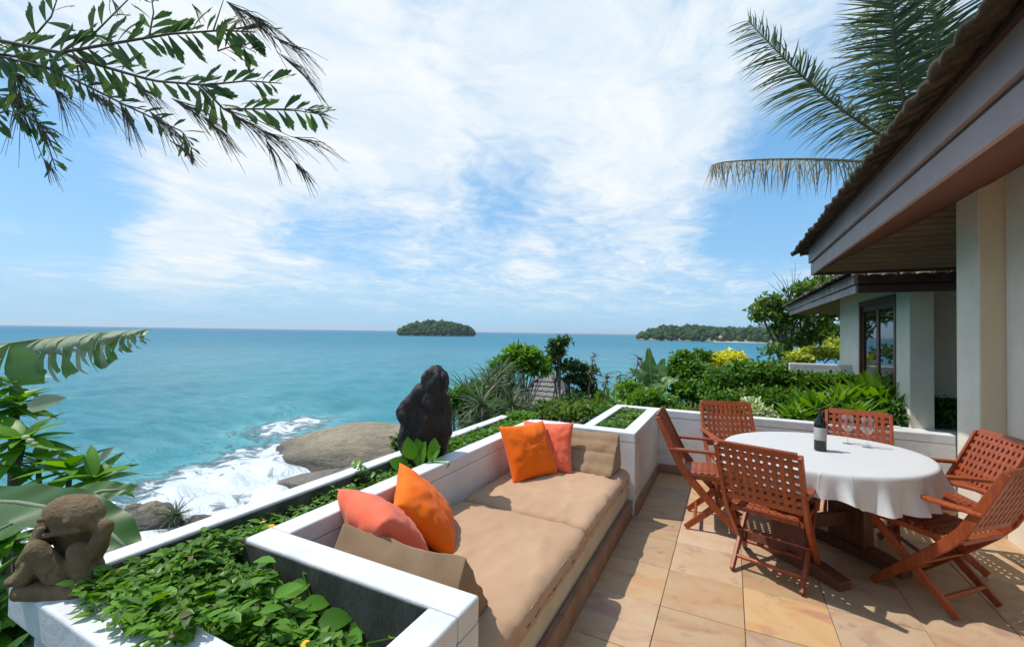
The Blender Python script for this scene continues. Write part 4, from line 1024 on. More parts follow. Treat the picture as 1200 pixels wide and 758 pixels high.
cover('green creeper at the far end of the narrow planter', -2.0, -1.72, 3.92, 4.12, 700, lambda x, y: (.60, .74), .036)
# yellow daisies
def daisy(px, py, z, lb, tilt=0):
    p = onz(px, py, z); t_ = thing('yellow_flower', lb, 'flower', p.to_tuple(), random.uniform(0, 6), 'yellow planter flowers'); t_.rotation_euler.x = tilt
    q = MB(); q.tube([(0,0,-.075),(.004,.003,-.035),(0,0,-.002)], .0013, 5); obj('stem', q, 'lf_broad', t_)
    q = MB(); ellipsoid(q, (0,0,0), (.005,.005,.003), None, 8); obj('disc', q, 'yellowf', t_, smooth=True)
    q = strap([.25,.5,.55,.4], .2, .1); me = npmesh('petal', q[0]*np.array([.013,.013,.013]), q[1]); me.materials.append(M['yellowf'])
    for k in range(10): o = obj('petal', me, None, t_); o.rotation_euler = (0, random.uniform(-.25,.05), 2*math.pi*k/10)
for a in ((107,632,.80,'yellow daisy right beside the sandstone statue'),(138,671,.78,'yellow daisy seen edge-on below the statue',.9),(308,611,.70,'upper yellow daisy left of the sofa wall corner'),(318,616,.69,'lower yellow daisy left of the sofa wall corner'),
          (286,729,.64,'yellow daisy in the corner planter, topmost of the bottom three'),(290,751,.63,'yellow daisy at the lower edge, left one'),(358,754,.60,'yellow daisy at the lower edge, right one')):
    daisy(a[0], a[1], a[2], a[3], a[4] if len(a) > 4 else .25)
T_HEART = strap([.10,.62,.74,.66,.44,.02], .22, .2)
LEAFME = {}
def leaf_obj(parent, tmpl, tname, mat, pos, d, up, length, width=1.0, name='leaf'):
    key = (tname, mat, round(width, 2))
    if key not in LEAFME:
        me = npmesh('leaf', tmpl[0]*np.array([1, width, 1]), tmpl[1], True); me.materials.append(M[mat]); LEAFME[key] = me
    d = Vector(d).normalized(); up = Vector(up); s = up.cross(d).normalized(); u = d.cross(s)
    o = bpy.data.objects.new(name, LEAFME[key]); C.objects.link(o); o.parent = parent
    o.matrix_basis = Matrix.Translation(Vector(pos)-parent.location) @ Matrix(((d.x,s.x,u.x),(d.y,s.y,u.y),(d.z,s.z,u.z))).to_4x4() @ Matrix.Diagonal((length, length, length, 1))
    return o
bp_ = onz(385, 735, .55); pl = thing('broad_leaf_plant', 'broad-leaved plant in the corner planter under the dark stained wall', 'plant', (bp_.x, bp_.y, .42))
for px, py, z, ang, ln in ((350,690,.62,70,.085),(366,708,.60,35,.095),(384,728,.58,15,.105),(402,718,.57,-20,.07),(420,735,.55,40,.07),(340,715,.57,120,.07),(440,722,.53,10,.06),(466,742,.56,50,.13),(330,745,.58,200,.08),(365,668,.66,40,.05),(412,750,.54,-40,.08),(375,752,.58,150,.08)):
    p = onz(px, py, z); a = camrot+R(ang)
    leaf_obj(pl, T_HEART, 'heart', 'lf_broad', p-Vector((math.cos(a)*.03, math.sin(a)*.03, 0)), (math.cos(a), math.sin(a), random.uniform(-.1,.5)), (random.uniform(-.2,.4), -.5, .9), ln)
q = MB()
for ch in list(pl.children): q.tube([(0,0,0), (Vector(ch.matrix_basis.translation)*.6+Vector((0,0,.02))).to_tuple(), ch.matrix_basis.translation.to_tuple()], .0022, 5)
obj('stem', q, 'lf_broad', pl)
bp_ = onz(290, 700, .60); pl = thing('broad_leaf_plant', 'young bright leaves on stalks left of the stained wall, in the corner planter', 'plant', (bp_.x, bp_.y, .42))
for k in range(46):
    p = onz(random.uniform(200,330), random.uniform(655,745), random.uniform(.62,.70)); a = random.uniform(0, 6.28)
    leaf_obj(pl, T_OVAL, 'oval', random.choice(('lf_bright','lf_broad','lf_plum')), p, (math.cos(a), math.sin(a), random.uniform(-.1,.8)), (random.uniform(-.4,.4), random.uniform(-.6,.2), 1), random.uniform(.06,.10))
q = MB()
for ch in list(pl.children): e_ = Vector(ch.matrix_basis.translation); q.tube([(e_.x*.8, e_.y*.8, 0), (e_.x*.92, e_.y*.92, e_.z*.6), e_.to_tuple()], .0022, 5)
obj('stem', q, 'lf_broad', pl)
sp = Vector((-1.84, 2.36, .62)); pl = thing('broad_leaf_plant', 'heart-shaped leaves at the foot of the dark carving', 'plant', sp.to_tuple())
for px, py, ang, ln in ((484,538,105,.15),(502,540,60,.13),(510,534,95,.12),(497,552,30,.14),(478,548,150,.13),(488,545,75,.17),(505,548,20,.13),(494,530,110,.10)):
    p = at(px, py, 2.86); a = R(ang); dv = r0*math.cos(a)+Vector((0,0,1))*math.sin(a)
    leaf_obj(pl, T_HEART, 'heart', 'lf_broad', p, dv-fwd*.25, -fwd+Vector((-.3,0,.7)), ln)
pl = thing('young_leaf_plant', 'bright young leaves sticking up in the narrow planter left of the carving', 'plant', (-1.9, 1.98, .62))
for k in range(26):
    p = at(random.uniform(412,432), random.uniform(545,562), 2.62); a = random.uniform(0, 6.28)
    leaf_obj(pl, T_OVAL, 'oval', 'lf_bright', p, (math.cos(a), math.sin(a), random.uniform(.1,1.0)), (random.uniform(-.3,.3), random.uniform(-.3,.3), 1), random.uniform(.035,.065))

# ------------------------------------------------------------------ plants at the left
def rosette(parent, c, n, ln, mat='lf_plum', tmpl=T_LONG, tn='long', axis=(0,0,1), el=(-.25,.75), wd=1.0):
    ax = Vector(axis).normalized(); e1 = ax.orthogonal().normalized(); e2 = ax.cross(e1)
    for k in range(n):
        a = k*2.4+random.uniform(-.2,.2); e = el[0]+(el[1]-el[0])*(k/n)+random.uniform(-.12,.12)
        d = (e1*math.cos(a)+e2*math.sin(a))*math.cos(e)+ax*math.sin(e)
        leaf_obj(parent, tmpl, tn, mat, Vector(c)+ax*(.05*k/n), d, ax+Vector((random.uniform(-.15,.15), random.uniform(-.15,.15), 0)), ln*random.uniform(.75,1.1), wd)
pb = Vector((-3.75, .95, -1.0)); pl = thing('plumeria_shrub', 'glossy long-leaved shrub behind the sandstone statue', 'shrub', pb.to_tuple())
q = MB()
for px, py, d, n, ln in ((82,556,2.75,15,.27),(112,566,2.7,12,.24),(28,520,2.8,14,.26),(-14,490,2.9,13,.27),(20,478,3.0,12,.24),(45,548,2.9,12,.25),(-8,548,2.7,13,.26),(60,585,2.9,9,.22),(14,455,3.1,8,.20),(-20,600,2.6,12,.25),(8,640,2.5,12,.22),(-12,690,2.3,12,.22),(20,726,2.2,11,.20),(-10,750,2.1,11,.20)):
    c = at(px, py, d); rosette(pl, c, n+4, ln, wd=1.35, axis=(random.uniform(-.2,.35), random.uniform(-.3,.1), 1))
    b0 = Vector((-3.75+random.uniform(-.2,.2), .95+random.uniform(-.2,.2), -1.0))-pb; c2 = c-pb
    q.tube([b0, b0.lerp(c2, .5)+Vector((random.uniform(-.1,.1), random.uniform(-.1,.1), -.1)), c2], [.03,.022,.014], 7)
obj('stem', q, 'bark', pl, smooth=True)
q = MB()
for k in range(3):
    c = at(30+k*5, 512+k*4, 2.62)-pb; ellipsoid(q, c, (.022,.02,.014), None, 8)
obj('flower_cluster', q, 'lf_varieg', pl, smooth=True)
for px, py, d, ang, ln in ((118,540,2.6,55,.10),(32,478,2.8,20,.22)):
    a = R(ang); leaf_obj(pl, T_OVAL, 'oval', 'lf_bandry', at(px, py, d), r0*math.cos(a)+Vector((0,0,1))*math.sin(a), -fwd+Vector((0,0,.4)), ln)
# banana: a torn hanging leaf and two broad ones behind the statue
bb = Vector((-4.6, .9, -1.2)); ban = thing('banana_plant', 'banana plant at the left with one long torn pale leaf over the sea', 'banana plant', bb.to_tuple())
mid = [at(px, py, d) for px, py, d in ((-60,415,3.15),(0,404,3.1),(50,397,3.05),(100,392,3.0),(140,388,2.97),(178,386,2.95))]
def alongp(pts, s):
    s *= len(pts)-1; i = min(int(s), len(pts)-2); return pts[i].lerp(pts[i+1], s-i)
q = MB(); q.tube([p-bb for p in mid], [.012,.011,.009,.007,.005,.002], 7); obj('midrib', q, 'lf_bandry', ban, smooth=True)
# the far half folds up and over, pale; the near half hangs in torn strips
def strip_me(p0, p1, h0, h1, sw, nm, mat, off):
    n = 6; V = []
    for i in range(n+1):
        s = i/n
        for e, (p, h_) in enumerate(((p0, h0), (p1, h1))):
            drop = h_*s; V.append(p-bb+Vector((0,0,-drop*math.cos(s*.5)))+r0*(sw*s*s)-Vector((fwd.x, fwd.y, 0))*(off*math.sin(s*2.2))+r0*(.015*(1 if e else -1)*s*random.uniform(-1,1)))
    mb = MB(); mb.add(V, [(2*i, 2*i+1, 2*i+3, 2*i+2) for i in range(n)]); return obj(nm, mb, mat, ban, smooth=True)
s = .0
while s < .985:
    wds = random.uniform(.018, .034) if s > .30 else random.uniform(.10,.16); s2 = min(.99, s+wds)
    full = np.interp(s, [0,.35,.5,.7,.85,1], [.32,.33,.32,.27,.19,.06])
    p0, p1 = alongp(mid, s), alongp(mid, s2)
    if random.random() < .97: strip_me(p0, p1, full*random.uniform(.75,1.1), full*random.uniform(.75,1.1), random.uniform(.01,.07), 'leaf_strip', 'lf_banana' if random.random() < .6 else 'lf_bandry', random.uniform(.03,.09))
    if random.random() < .95:
        h_ = full*random.uniform(.3,.52); o = strip_me(p0+Vector((0,0,.004)), p1+Vector((0,0,.004)), h_, h_*random.uniform(.8,1.1), .05, 'leaf_strip', 'lf_bandry', .12)
    s = s2
def big_leaf(name, pts, widths, nrm, mat, parent, off, wav=.02):
    n = 110; m = 8; V = []; pts = [Vector(p) for p in pts]; nrm = Vector(nrm).normalized()
    for i in range(n+1):
        s = i/n; p = alongp(pts, s); d = (alongp(pts, min(1, s+.02))-alongp(pts, max(0, s-.02))).normalized(); sd = d.cross(nrm).normalized(); w_ = np.interp(s, [k/(len(widths)-1) for k in range(len(widths))], widths)
        for j in range(-m, m+1):
            u = j/m; V.append(p-off+sd*(u*w_)+nrm*(.10*abs(u)*w_+wav*math.sin(s*37+u*2)*abs(u)*.35+.0016*math.sin(s*330-abs(u)*9)))
    k = 2*m+1; mb = MB(); mb.add(V, [(i*k+j, i*k+j+1, (i+1)*k+j+1, (i+1)*k+j) for i in range(n) for j in range(2*m)])
    o = obj(name, mb, mat, parent, smooth=True)
    q = MB(); q.tube([p-off-nrm*.004 for p in pts], [.012]*(len(pts)-1)+[.003], 6); rb = obj('midrib', q, 'lf_bandry', o, smooth=True); return o
big_leaf('leaf', [at(-60,585,2.2), at(20,588,2.15), at(80,598,2.1), at(130,625,2.05), at(168,660,2.0)], [.06,.10,.11,.10,.02], -fwd*.55+Vector((.1,0,.9)), 'lf_dark', ban, bb)
big_leaf('leaf', [at(-40,640,2.4), at(40,600,2.4), at(120,575,2.45), at(160,572,2.5)], [.07,.085,.06,.02], -fwd*.75+Vector((0,0,.65)), 'lf_banana', ban, bb)
q = MB()
for e in (mid[0], at(-60,585,2.2), at(-40,640,2.4)): q.tube([(0,0,0), ((e-bb)*.55+Vector((-.12,0,.15))).to_tuple(), (e-bb).to_tuple()], [.07,.035,.014], 8)
obj('stem', q, 'lf_banana', ban, smooth=True)
q = crown_np([((-3.0,.25,-.1),(.5,.5,.5)),((-2.75,.55,-.2),(.35,.4,.45)),((-3.3,.8,-.2),(.5,.5,.4)),((-2.7,.0,-.1),(.35,.5,.5))], 2600, .12, T_OVAL)
sh = thing('leafy_shrub', 'dark leaves at the extreme left below the statue wall', 'shrub', (-3.0,.4,-1.2)); o = obj('crown', npmesh('crown', q[0]-np.array([-3.0,.4,-1.2]), q[1]), 'lf_dark', sh)
q = MB(); q.tube([(0,0,0),(.05,.1,.6),(.1,0,1.1)], [.04,.03,.015], 7); obj('trunk', q, 'bark', sh, smooth=True)

# ------------------------------------------------------------------ generic plants
def rel(q, o): return q[0]-np.array(o)[None], q[1]
def lump(px, py, d, rx, ry, rd=None): k = d/FPX; c = at(px, py, d); return (tuple(c), (rx*k, (rd or rx)*k, ry*k))
def bush(name, label, cat, base, lumps, n, leaf, mat, tmpl=None, width=1.0, stems=4, group=None, shell=.45, trunk_r=.03, twig=6, zlo=-.5):
    base = Vector(base); base.z = min(base.z, gz(base.x, base.y)); t_ = thing(name, label, cat, base.to_tuple(), group=group)
    V, F = rel(crown_np(lumps, n, leaf, tmpl, width, twig, shell, zlo), base)
    obj('crown', npmesh('crown', V, F), mat, t_)
    q = MB()
    for k in range(stems if stems else 0):
        c, r_ = lumps[k % len(lumps)]; e = Vector(c)-base; e += Vector((random.uniform(-.4,.4)*r_[0], random.uniform(-.4,.4)*r_[1], 0)); m_ = e*.5+Vector((random.uniform(-.12,.12), random.uniform(-.12,.12), .1))*e.length
        q.tube([(random.uniform(-.03,.03), random.uniform(-.03,.03), -.1), m_.to_tuple(), e.to_tuple()], [trunk_r, trunk_r*.65, trunk_r*.25], 7)
        for b_ in range(3):
            e2 = e+Vector((random.uniform(-1,1)*r_[0], random.uniform(-1,1)*r_[1], random.uniform(-.2,.9)*r_[2]))*.75; q.tube([m_.lerp(e, .5).to_tuple(), e2.to_tuple()], [trunk_r*.4, trunk_r*.12], 5)
    if stems: obj('trunk', q, 'bark', t_, smooth=True)
    return t_
def spiky(name, label, base, heads, nleaf, ln, mat, wd=1.0, group=None, stem=.02, tm=T_BLADE, el=(-.35,1.35), cat='plant', limp=.0):
    """stems that end in heads of strap leaves"""
    base = Vector(base); t_ = thing(name, label, cat, base.to_tuple(), group=group); parts = []; q = MB()
    for h_ in heads:
        h_ = Vector(h_); n = nleaf; k = np.arange(n); a = k*2.39996+rng.uniform(0, 6); e = el[0]+(el[1]-el[0])*k/n+rng.normal(0,.1,n)
        d = np.c_[np.cos(a)*np.cos(e), np.sin(a)*np.cos(e), np.sin(e)]; pos = np.array(h_-base)[None]+d*.02
        parts.append(place(tm, pos, d, np.tile([0,0,1.0],(n,1))+rng.normal(0,.15,(n,3)), ln*rng.uniform(.7,1.15,n), wd))
        e_ = h_-base; q.tube([(random.uniform(-.06,.06), random.uniform(-.06,.06), 0), (e_*.55+Vector((random.uniform(-.08,.08), random.uniform(-.08,.08), .05))).to_tuple(), e_.to_tuple()], [stem, stem*.8, stem*.7], 6)
    V, F = join(parts); obj('leaves', npmesh('leaves', V, F), mat, t_); obj('stem', q, 'bark', t_, smooth=True); return t_
def gz(x, y): return float(land_z(np.array([x]), np.array([y]))[0])
# screw pines on the slope behind the carving
for i, (px, py, d, nh, lb) in enumerate(((545,478,8.5,5,'spiky grey-green screw pine just right of the dark carving'),(565,468,9.5,7,'spiky screw pine in the thicket, left of the thatched hut and below the round bush'),(592,455,10.5,7,'tall spiky screw pine under the round leafy tree'),
                     (583,482,8.0,6,'low spiky screw pine just above the narrow planter\'s far end'),(598,484,9.0,5,'low spiky screw pine at the left foot of the thatched hut'),(556,490,7.2,5,'lowest spiky plant beside the dark carving\'s right side'))):
    heads = [at(px+random.uniform(-20,20), py+random.uniform(-16,14), d+random.uniform(-.5,.5)) for k in range(nh)]
    b_ = at(px, py, d); spiky('screw_pine', lb, (b_.x, b_.y, gz(b_.x, b_.y)-.1), heads, 40, .56 if d > 8 else .42, 'lf_pand', 1.0, 'screw pines on the slope', .035)
bush('leafy_shrub', 'green bush in front of the screw pines, right of the dark carving', 'shrub', (at(545,500,7.6).x, at(545,500,7.6).y, -1.6), [lump(540,470,8.2,14,14),lump(556,462,8.8,12,9),lump(575,480,8.4,16,9)], 2200, .09, 'lf_hedge', T_OVAL)
bush('round_tree', 'bright green round-topped tree left of the thatched hut', 'tree', (at(606,480,12).x, at(606,480,12).y, -3.0), [lump(610,424,12,22,13),lump(592,430,12,13,9),lump(628,432,12,14,9),lump(606,416,12,12,8),lump(622,419,12,10,7)], 3600, .15, 'lf_bright', T_OVAL, stems=6, trunk_r=.05)
tt = [lump(653,404,14,8,4.5),lump(660,401,14,6,3.5),lump(651,414,14,9,4),lump(645,424,14,7,6),lump(668,430,14,14,5),lump(690,434,14,9,4),lump(684,446,14,13,6),lump(668,444,14,7,5),lump(690,462,14,14,10),lump(672,474,13,20,10)]
bush('tiered_tree', 'dark tiered tree rising above the thatched hut', 'tree', (at(668,480,14).x, at(668,480,14).y, -3.5), tt, 3300, .15, 'lf_tier', T_OVAL, stems=9, trunk_r=.055)
for px, py0, py1, d, lb in ((706,470,436,11,'dry brown stalk standing right of the tiered tree'),(690,455,414,12.5,'tall thin brown stalk against the sea beside the tiered tree'),(742,470,418,9.5,'brownish upright stalk left of the banana clump'),(722,468,436,10,'short dry stalk between the tiered tree and the bananas')):
    p0, p1 = at(px, py0, d), at(px+6, py1, d); t_ = thing('dry_stalk', lb, 'stalk', p0.to_tuple(), group='dry stalks on the slope'); e = p1-p0; q = MB(); q.tube([(0,0,gz(p0.x, p0.y)-p0.z-.1), (0,0,0), (e*.6).to_tuple(), e.to_tuple()], [.025,.022,.014,.006], 6); obj('stem', q, 'brownleaf', t_)
    n = 46; k = rng.uniform(.25, 1, n); pos = np.array(e)[None]*k[:,None]; V, F = place(T_LONG, pos, rdir(n, -.6, .6), np.tile([0,0,1.0],(n,1)), rng.uniform(.10,.24,n)*1.2); obj('leaves', npmesh('leaves', V, F), 'lf_dead', t_)
# thatched hut
hc = at(643, 484, 18.0); hut = thing('thatched_hut', 'small hut with a grey thatched pyramid roof among the bushes', 'hut', (hc.x, hc.y, hc.z-2.2)); hz = 2.2
HR = 1.55; AP = 1.62
q = MB(); q.add([(-HR,-HR,hz),(HR,-HR,hz),(HR,HR,hz),(-HR,HR,hz),(-.28,0,hz+AP),(.28,0,hz+AP)], [(0,1,5,4),(1,2,5),(2,3,4,5),(3,0,4),(3,2,1,0)]); rf = obj('roof', q, 'thatch', hut)
for r_ in range(9):                                          # overlapping courses of thatch bundles
    f0 = r_/9; s_ = HR*(1-f0*.86)+.03; z_ = hz+AP*f0*.97-.05; n = int(15-r_*1.1); ln = .34
    for k in range(n):
        u = -1+2*(k+.5)/n
        for sd in range(4):
            a = sd*math.pi/2; p = Vector((u*s_, -s_, z_)); p.rotate(Euler((0,0,a))); dirn = Vector((0, 1, AP/HR)).normalized(); dirn.rotate(Euler((0,0,a))); sdv = Vector((1,0,0)); sdv.rotate(Euler((0,0,a)))
            b_ = MB(); w_ = s_/n*.98; j = random.uniform(-.02,.04); up_ = sdv.cross(dirn)
            vs = [p-sdv*w_-dirn*(.04+j)+up_*.07, p+sdv*w_-dirn*(.04-j)+up_*.07, p+sdv*w_+dirn*ln+up_*.02, p-sdv*w_+dirn*ln+up_*.02, p-dirn*(.02)+up_*.005-sdv*w_, p-dirn*.02+up_*.005+sdv*w_]
            b_.add(vs, [(0,1,2,3),(0,4,5,1),(0,3,4),(1,5,2)]); o = obj('thatch_bundle', b_, 'thatch', rf)
for sx in (-1, 1):
    for sy in (-1, 1): q = MB(); q.tube([(sx*HR*.8, sy*HR*.8, -.6), (sx*HR*.8, sy*HR*.8, hz)], .06, 8); obj('post', q, 'bark', hut)
q = MB(); q.box(-HR*.78, HR*.78, -HR*.76, HR*.76, -.5, hz-.1); obj('wall', q, 'brownleaf', hut)
# banana clump and bushes between hut and hedge
def banana(label, base, leaves_, ln, mat='lf_banana'):
    base = Vector(base); t_ = thing('banana_plant', label, 'banana plant', base.to_tuple(), group='banana plants beyond the parapet')
    for (tx, ty, td, dr) in leaves_:
        tip = at(tx, ty, td); b0 = base+Vector((random.uniform(-.05,.05), random.uniform(-.05,.05), (tip.z-base.z)*.35))
        mid_ = (b0+tip)/2+Vector((0,0,dr)); big_leaf('leaf', [b0, b0.lerp(mid_, .6)+Vector((0,0,dr*.3)), mid_, tip], [.02,.10*ln,.15*ln,.03], (random.uniform(-.5,.5), -.6, .7), mat, t_, base, .05)
    q = MB(); q.tube([(0,0,min(-.3, gz(base.x, base.y)-base.z-.1)),(0,0,.5)], [.07,.05], 8); obj('stem', q, 'lf_banana', t_)
g0 = at(765, 492, 9.0); banana('banana plant in front of the sea, with ragged upright leaves', (g0.x, g0.y, -.5), ((738,432,9,.25),(760,408,9,.1),(778,420,9.2,.15),(795,445,8.7,.3),(742,462,8.6,.3),(752,425,9.3,.2),(775,452,8.5,.25)), 1.15)
g0 = at(718, 495, 8.4); banana('low banana plant just beyond the sofa\'s far wall', (g0.x, g0.y, -.9), ((690,472,8.4,.2),(735,468,8.2,.2),(705,480,7.9,.2),(722,455,8.6,.15),(745,486,7.6,.15)), 1.1, 'lf_bright')
bush('leafy_shrub', 'dark green bush right of the banana plant', 'shrub', (at(800,485,9).x, at(800,485,9).y, -.3), [lump(800,425,9.5,14,12),lump(812,440,9.2,16,16),lump(790,445,9.4,12,14),lump(824,418,10,8,7),lump(805,460,8.8,18,12)], 4200, .10, 'lf_hedge', T_OVAL)
bush('leafy_shrub', 'tangled undergrowth below the thatched hut', 'shrub', (at(690,500,9).x, at(690,500,9).y, -1.6), [lump(690,482,9,28,9),lump(715,474,9.5,24,12),lump(650,480,10,24,8),lump(745,478,9,20,10),lump(780,484,8,22,9),lump(815,488,7.8,16,8),lump(660,486,9.5,20,8),lump(735,484,8.5,22,10),lump(625,488,9.5,18,7)], 6000, .10, 'lf_tree', T_OVAL)
bush('leafy_shrub', 'loose green bush below the banana clump at the parapet', 'shrub', (at(760,495,7.6).x, at(760,495,7.6).y, -.5), [lump(756,470,8,16,12),lump(778,474,8.2,16,10),lump(735,460,8.8,12,12)], 2600, .10, 'lf_bright', T_LONG, 1.4)
# hedge and garden plants behind the parapet
hl = [lump(px, py, d, rx, ry) for px, py, d, rx, ry in ((838,452,7.9,18,20),(862,446,8.2,22,20),(890,442,8.4,24,16),(915,446,8.4,24,15),(945,450,8.6,24,12),(850,474,7.4,22,14),(885,472,7.6,26,16),(925,470,7.7,28,14),(870,433,8.8,16,9),(900,432,8.9,16,7),(968,448,8.8,18,9),(990,447,8.8,16,8))]
bush('hedge', 'dense green hedge behind the parapet, left of the second house', 'hedge', (at(890,480,8).x, at(890,480,8).y, -.15), hl, 15000, .075, 'lf_hedge', T_OVAL, stems=8)
for i, (px, py, d, ln, lb) in enumerate(((950,478,7.0,.42,'bright strap-leaved plant behind the parapet, above the wine bottle'),(985,470,7.2,.5,'bright strap-leaved plant behind the wine glasses'),(1018,466,7.4,.55,'largest bright strap-leaved plant in front of the glass door'),(1042,476,7.0,.45,'bright strap-leaved plant nearest the house column'),(1000,488,6.6,.4,'low strap-leaved plant right at the parapet'),(930,484,6.8,.36,'small strap-leaved plant beside the variegated leaves'))):
    b_ = at(px, py+18, d); spiky('strap_leaf_plant', lb, (b_.x, b_.y, .0), [at(px, py+6, d), at(px+9, py+9, d-.1), at(px-10, py+9, d+.1)], 30, ln, 'lf_bright', 1.25, 'strap-leaved plants behind the parapet', .02, T_LONG if i % 2 == 0 else strap([.05,.10,.11,.09,.05,.005], .5, .4))
bush('variegated_shrub', 'small pale variegated plant at the parapet', 'shrub', (at(882,492,6.6).x, at(882,492,6.6).y, 0), [lump(882,478,6.6,11,7),lump(893,484,6.4,12,6)], 380, .08, 'lf_varieg', T_OVAL)
bush('leafy_shrub', 'dark low shrubs between the parapet and the second house', 'shrub', (at(1085,495,6.6).x, at(1085,495,6.6).y, -.1), [lump(1075,478,7.0,22,13),lump(1105,486,6.6,22,14),lump(1050,486,6.8,18,10),lump(1060,462,8,14,10),lump(1095,468,7.6,18,10),lump(1125,488,6.4,20,16),lump(1020,484,7,20,10),lump(970,488,7,18,9)], 6000, .085, 'lf_dark', T_OVAL)
bush('yellow_shrub', 'bright yellow-leaved shrub standing out above the hedge', 'shrub', (at(850,430,11).x, at(850,430,11).y, -.2), [lump(853,421,11,17,7),lump(838,426,11,10,6),lump(866,424,11,8,6)], 1500, .10, 'lf_yellow', T_OVAL)
bush('yellow_shrub', 'small yellow-leaved sprig left of the hedge\'s bright yellow shrub', 'shrub', (at(824,440,10).x, at(824,440,10).y, -.2), [lump(824,430,10,6,5)], 220, .09, 'lf_yellow', T_OVAL)
bush('yellow_shrub', 'yellow-green shrubs behind the low white wall by the second house', 'shrub', (at(955,425,12.6).x, at(955,425,12.6).y, -.1), [lump(950,416,12.6,12,7),lump(968,414,12.6,14,7),lump(980,408,13,9,9),lump(930,420,12.6,8,5)], 1500, .13, 'lf_yg', T_OVAL)
trl = [lump(*a) for a in ((893,362,14,13,8),(906,355,14,16,8),(922,362,14,14,9),(900,372,14,18,7),(935,372,14,14,8),(945,341,14,18,8),(962,333,14.3,17,7),(936,352,14,10,6),(975,345,14.3,14,9),(958,378,14,16,10),(978,370,14,14,9),(972,392,13.6,15,10),(945,396,14,14,9),(915,386,14,10,7),(985,330,14.5,14,8),(905,412,13,11,6),(925,404,14,8,5))]
bush('leafy_tree', 'spreading leafy tree beside the second house, standing against the headland', 'tree', (at(928,432,14).x, at(928,432,14).y, -.2), trl, 4600, .15, 'lf_tree', T_OVAL, stems=14, trunk_r=.06)
tw = thing('bare_twigs', 'thin bare twigs sticking up left of the near eave', 'twigs', tuple(at(925,350,13.8))); q = MB(); b0 = at(925,350,13.8)
for px, py in ((905,318),(915,322),(922,326),(928,315),(932,308),(910,330),(939,318),(899,330)):
    e = at(px, py, 13.8)-b0; q.tube([(0,0,0), (e*.5+Vector((random.uniform(-.1,.1),0,.03))).to_tuple(), e.to_tuple()], [.014,.009,.004], 5)
obj('twig', q, 'bark', tw)
b_ = at(207, 610, 29.5); spiky('spiky_plant', 'small spiky plant on the shore rocks above the white wall', (b_.x, b_.y, SEA), [at(207,604,29.5), at(202,607,29.5)], 40, 1.3, 'lf_pand', .8)
bush('leafy_shrub', 'small green tuft at the edge of the big boulder behind the carving', 'shrub', (at(468,525,20).x, at(468,525,20).y, -4.5), [lump(467,520,20,5,7),lump(473,528,20,6,6)], 420, .22, 'lf_tree', T_OVAL)

# ------------------------------------------------------------------ coconut palm
def palm_frond(parent, pts, llen, n, mat, off, hang=.5, name='frond', lw=.044):
    pts = [Vector(p) for p in pts]
    def cr(s):                                              # smooth curve
        s = s*(len(pts)-1); i = min(int(s), len(pts)-2); t_ = s-i; p0 = pts[max(i-1,0)]; p1 = pts[i]; p2 = pts[i+1]; p3 = pts[min(i+2,len(pts)-1)]
        return .5*((2*p1)+(p2-p0)*t_+(2*p0-5*p1+4*p2-p3)*t_*t_+(3*p1-p0-3*p2+p3)*t_**3)
    q = MB(); m = 16; q.tube([(cr(i/m)-off).to_tuple() for i in range(m+1)], [.034*(1-i/m)+.006 for i in range(m+1)], 6); fr = obj(name, q, 'lf_cocodry', parent, smooth=True)
    P_, D_, U_, Ln = [], [], [], []
    for k in range(n):
        s = .06+.935*k/n; p = cr(s)-off; d = (cr(min(1, s+.01))-cr(max(0, s-.01))).normalized(); sd = d.cross(Vector((0,0,1))).normalized(); up = sd.cross(d)
        prof = np.interp(s, [0,.15,.5,.8,1], [.55,.9,1,.75,.35])
        for sg in (-1, 1):
            fw = .55+.5*s+random.uniform(-.12,.12); P_.append(p); D_.append(sd*sg*1.0+d*fw+up*(.25)+Vector((random.uniform(-.22,.22), random.uniform(-.22,.22), -hang*random.uniform(.4,1.6)))); U_.append(up+Vector((random.uniform(-.3,.3),random.uniform(-.3,.3),.3))); Ln.append(llen*prof*random.uniform(.8,1.1))
    V, F = place(strap([.8*lw,lw,.85*lw,.5*lw,.003], .7, .30+.25*hang), np.array(P_), np.array(D_), np.array(U_), np.array(Ln)); obj('leaflets', npmesh('leaflets', V, F), mat, fr)
    return fr
cb = at(1075, 185, 9.6); palm = thing('coconut_palm', 'coconut palm whose fronds rise above the near roof edge', 'palm tree', (cb.x+.5, cb.y+.6, -.2)); po = palm.location.copy()
def A9(*l): return [at(px, py, d) for px, py, d in l]
palm_frond(palm, A9((1075,185,9.5),(1030,158,9.2),(975,120,8.9),(925,75,8.7),(876,24,8.6)), 1.0, 130, 'lf_coco', po, .5)
palm_frond(palm, A9((1080,192,9.4),(1020,190,9.0),(960,187,8.7),(900,187,8.5),(850,190,8.4),(834,194,8.35)), .7, 90, 'lf_cocodry', po, 1.3)
palm_frond(palm, A9((1080,180,9.6),(1062,130,9.3),(1050,70,9.0),(1046,10,8.7),(1050,-40,8.5)), 1.1, 124, 'lf_coco', po, .5)
palm_frond(palm, A9((1085,178,9.6),(1095,115,9.3),(1098,50,9.0),(1092,-20,8.7)), 1.1, 118, 'lf_coco', po, .5)
palm_frond(palm, A9((1080,182,9.8),(1045,140,10.0),(1030,80,10.2),(1026,20,10.3),(1030,-10,10.4)), 1.0, 96, 'lf_coco', po, .9)
palm_frond(palm, A9((1090,178,9.8),(1120,110,9.9),(1150,40,9.9),(1180,-30,9.9)), 1.0, 70, 'lf_coco', po, .6)
palm_frond(palm, A9((1085,178,9.8),(1075,110,10.4),(1078,40,10.8),(1090,-30,11)), 1.0, 70, 'lf_coco', po, .6)
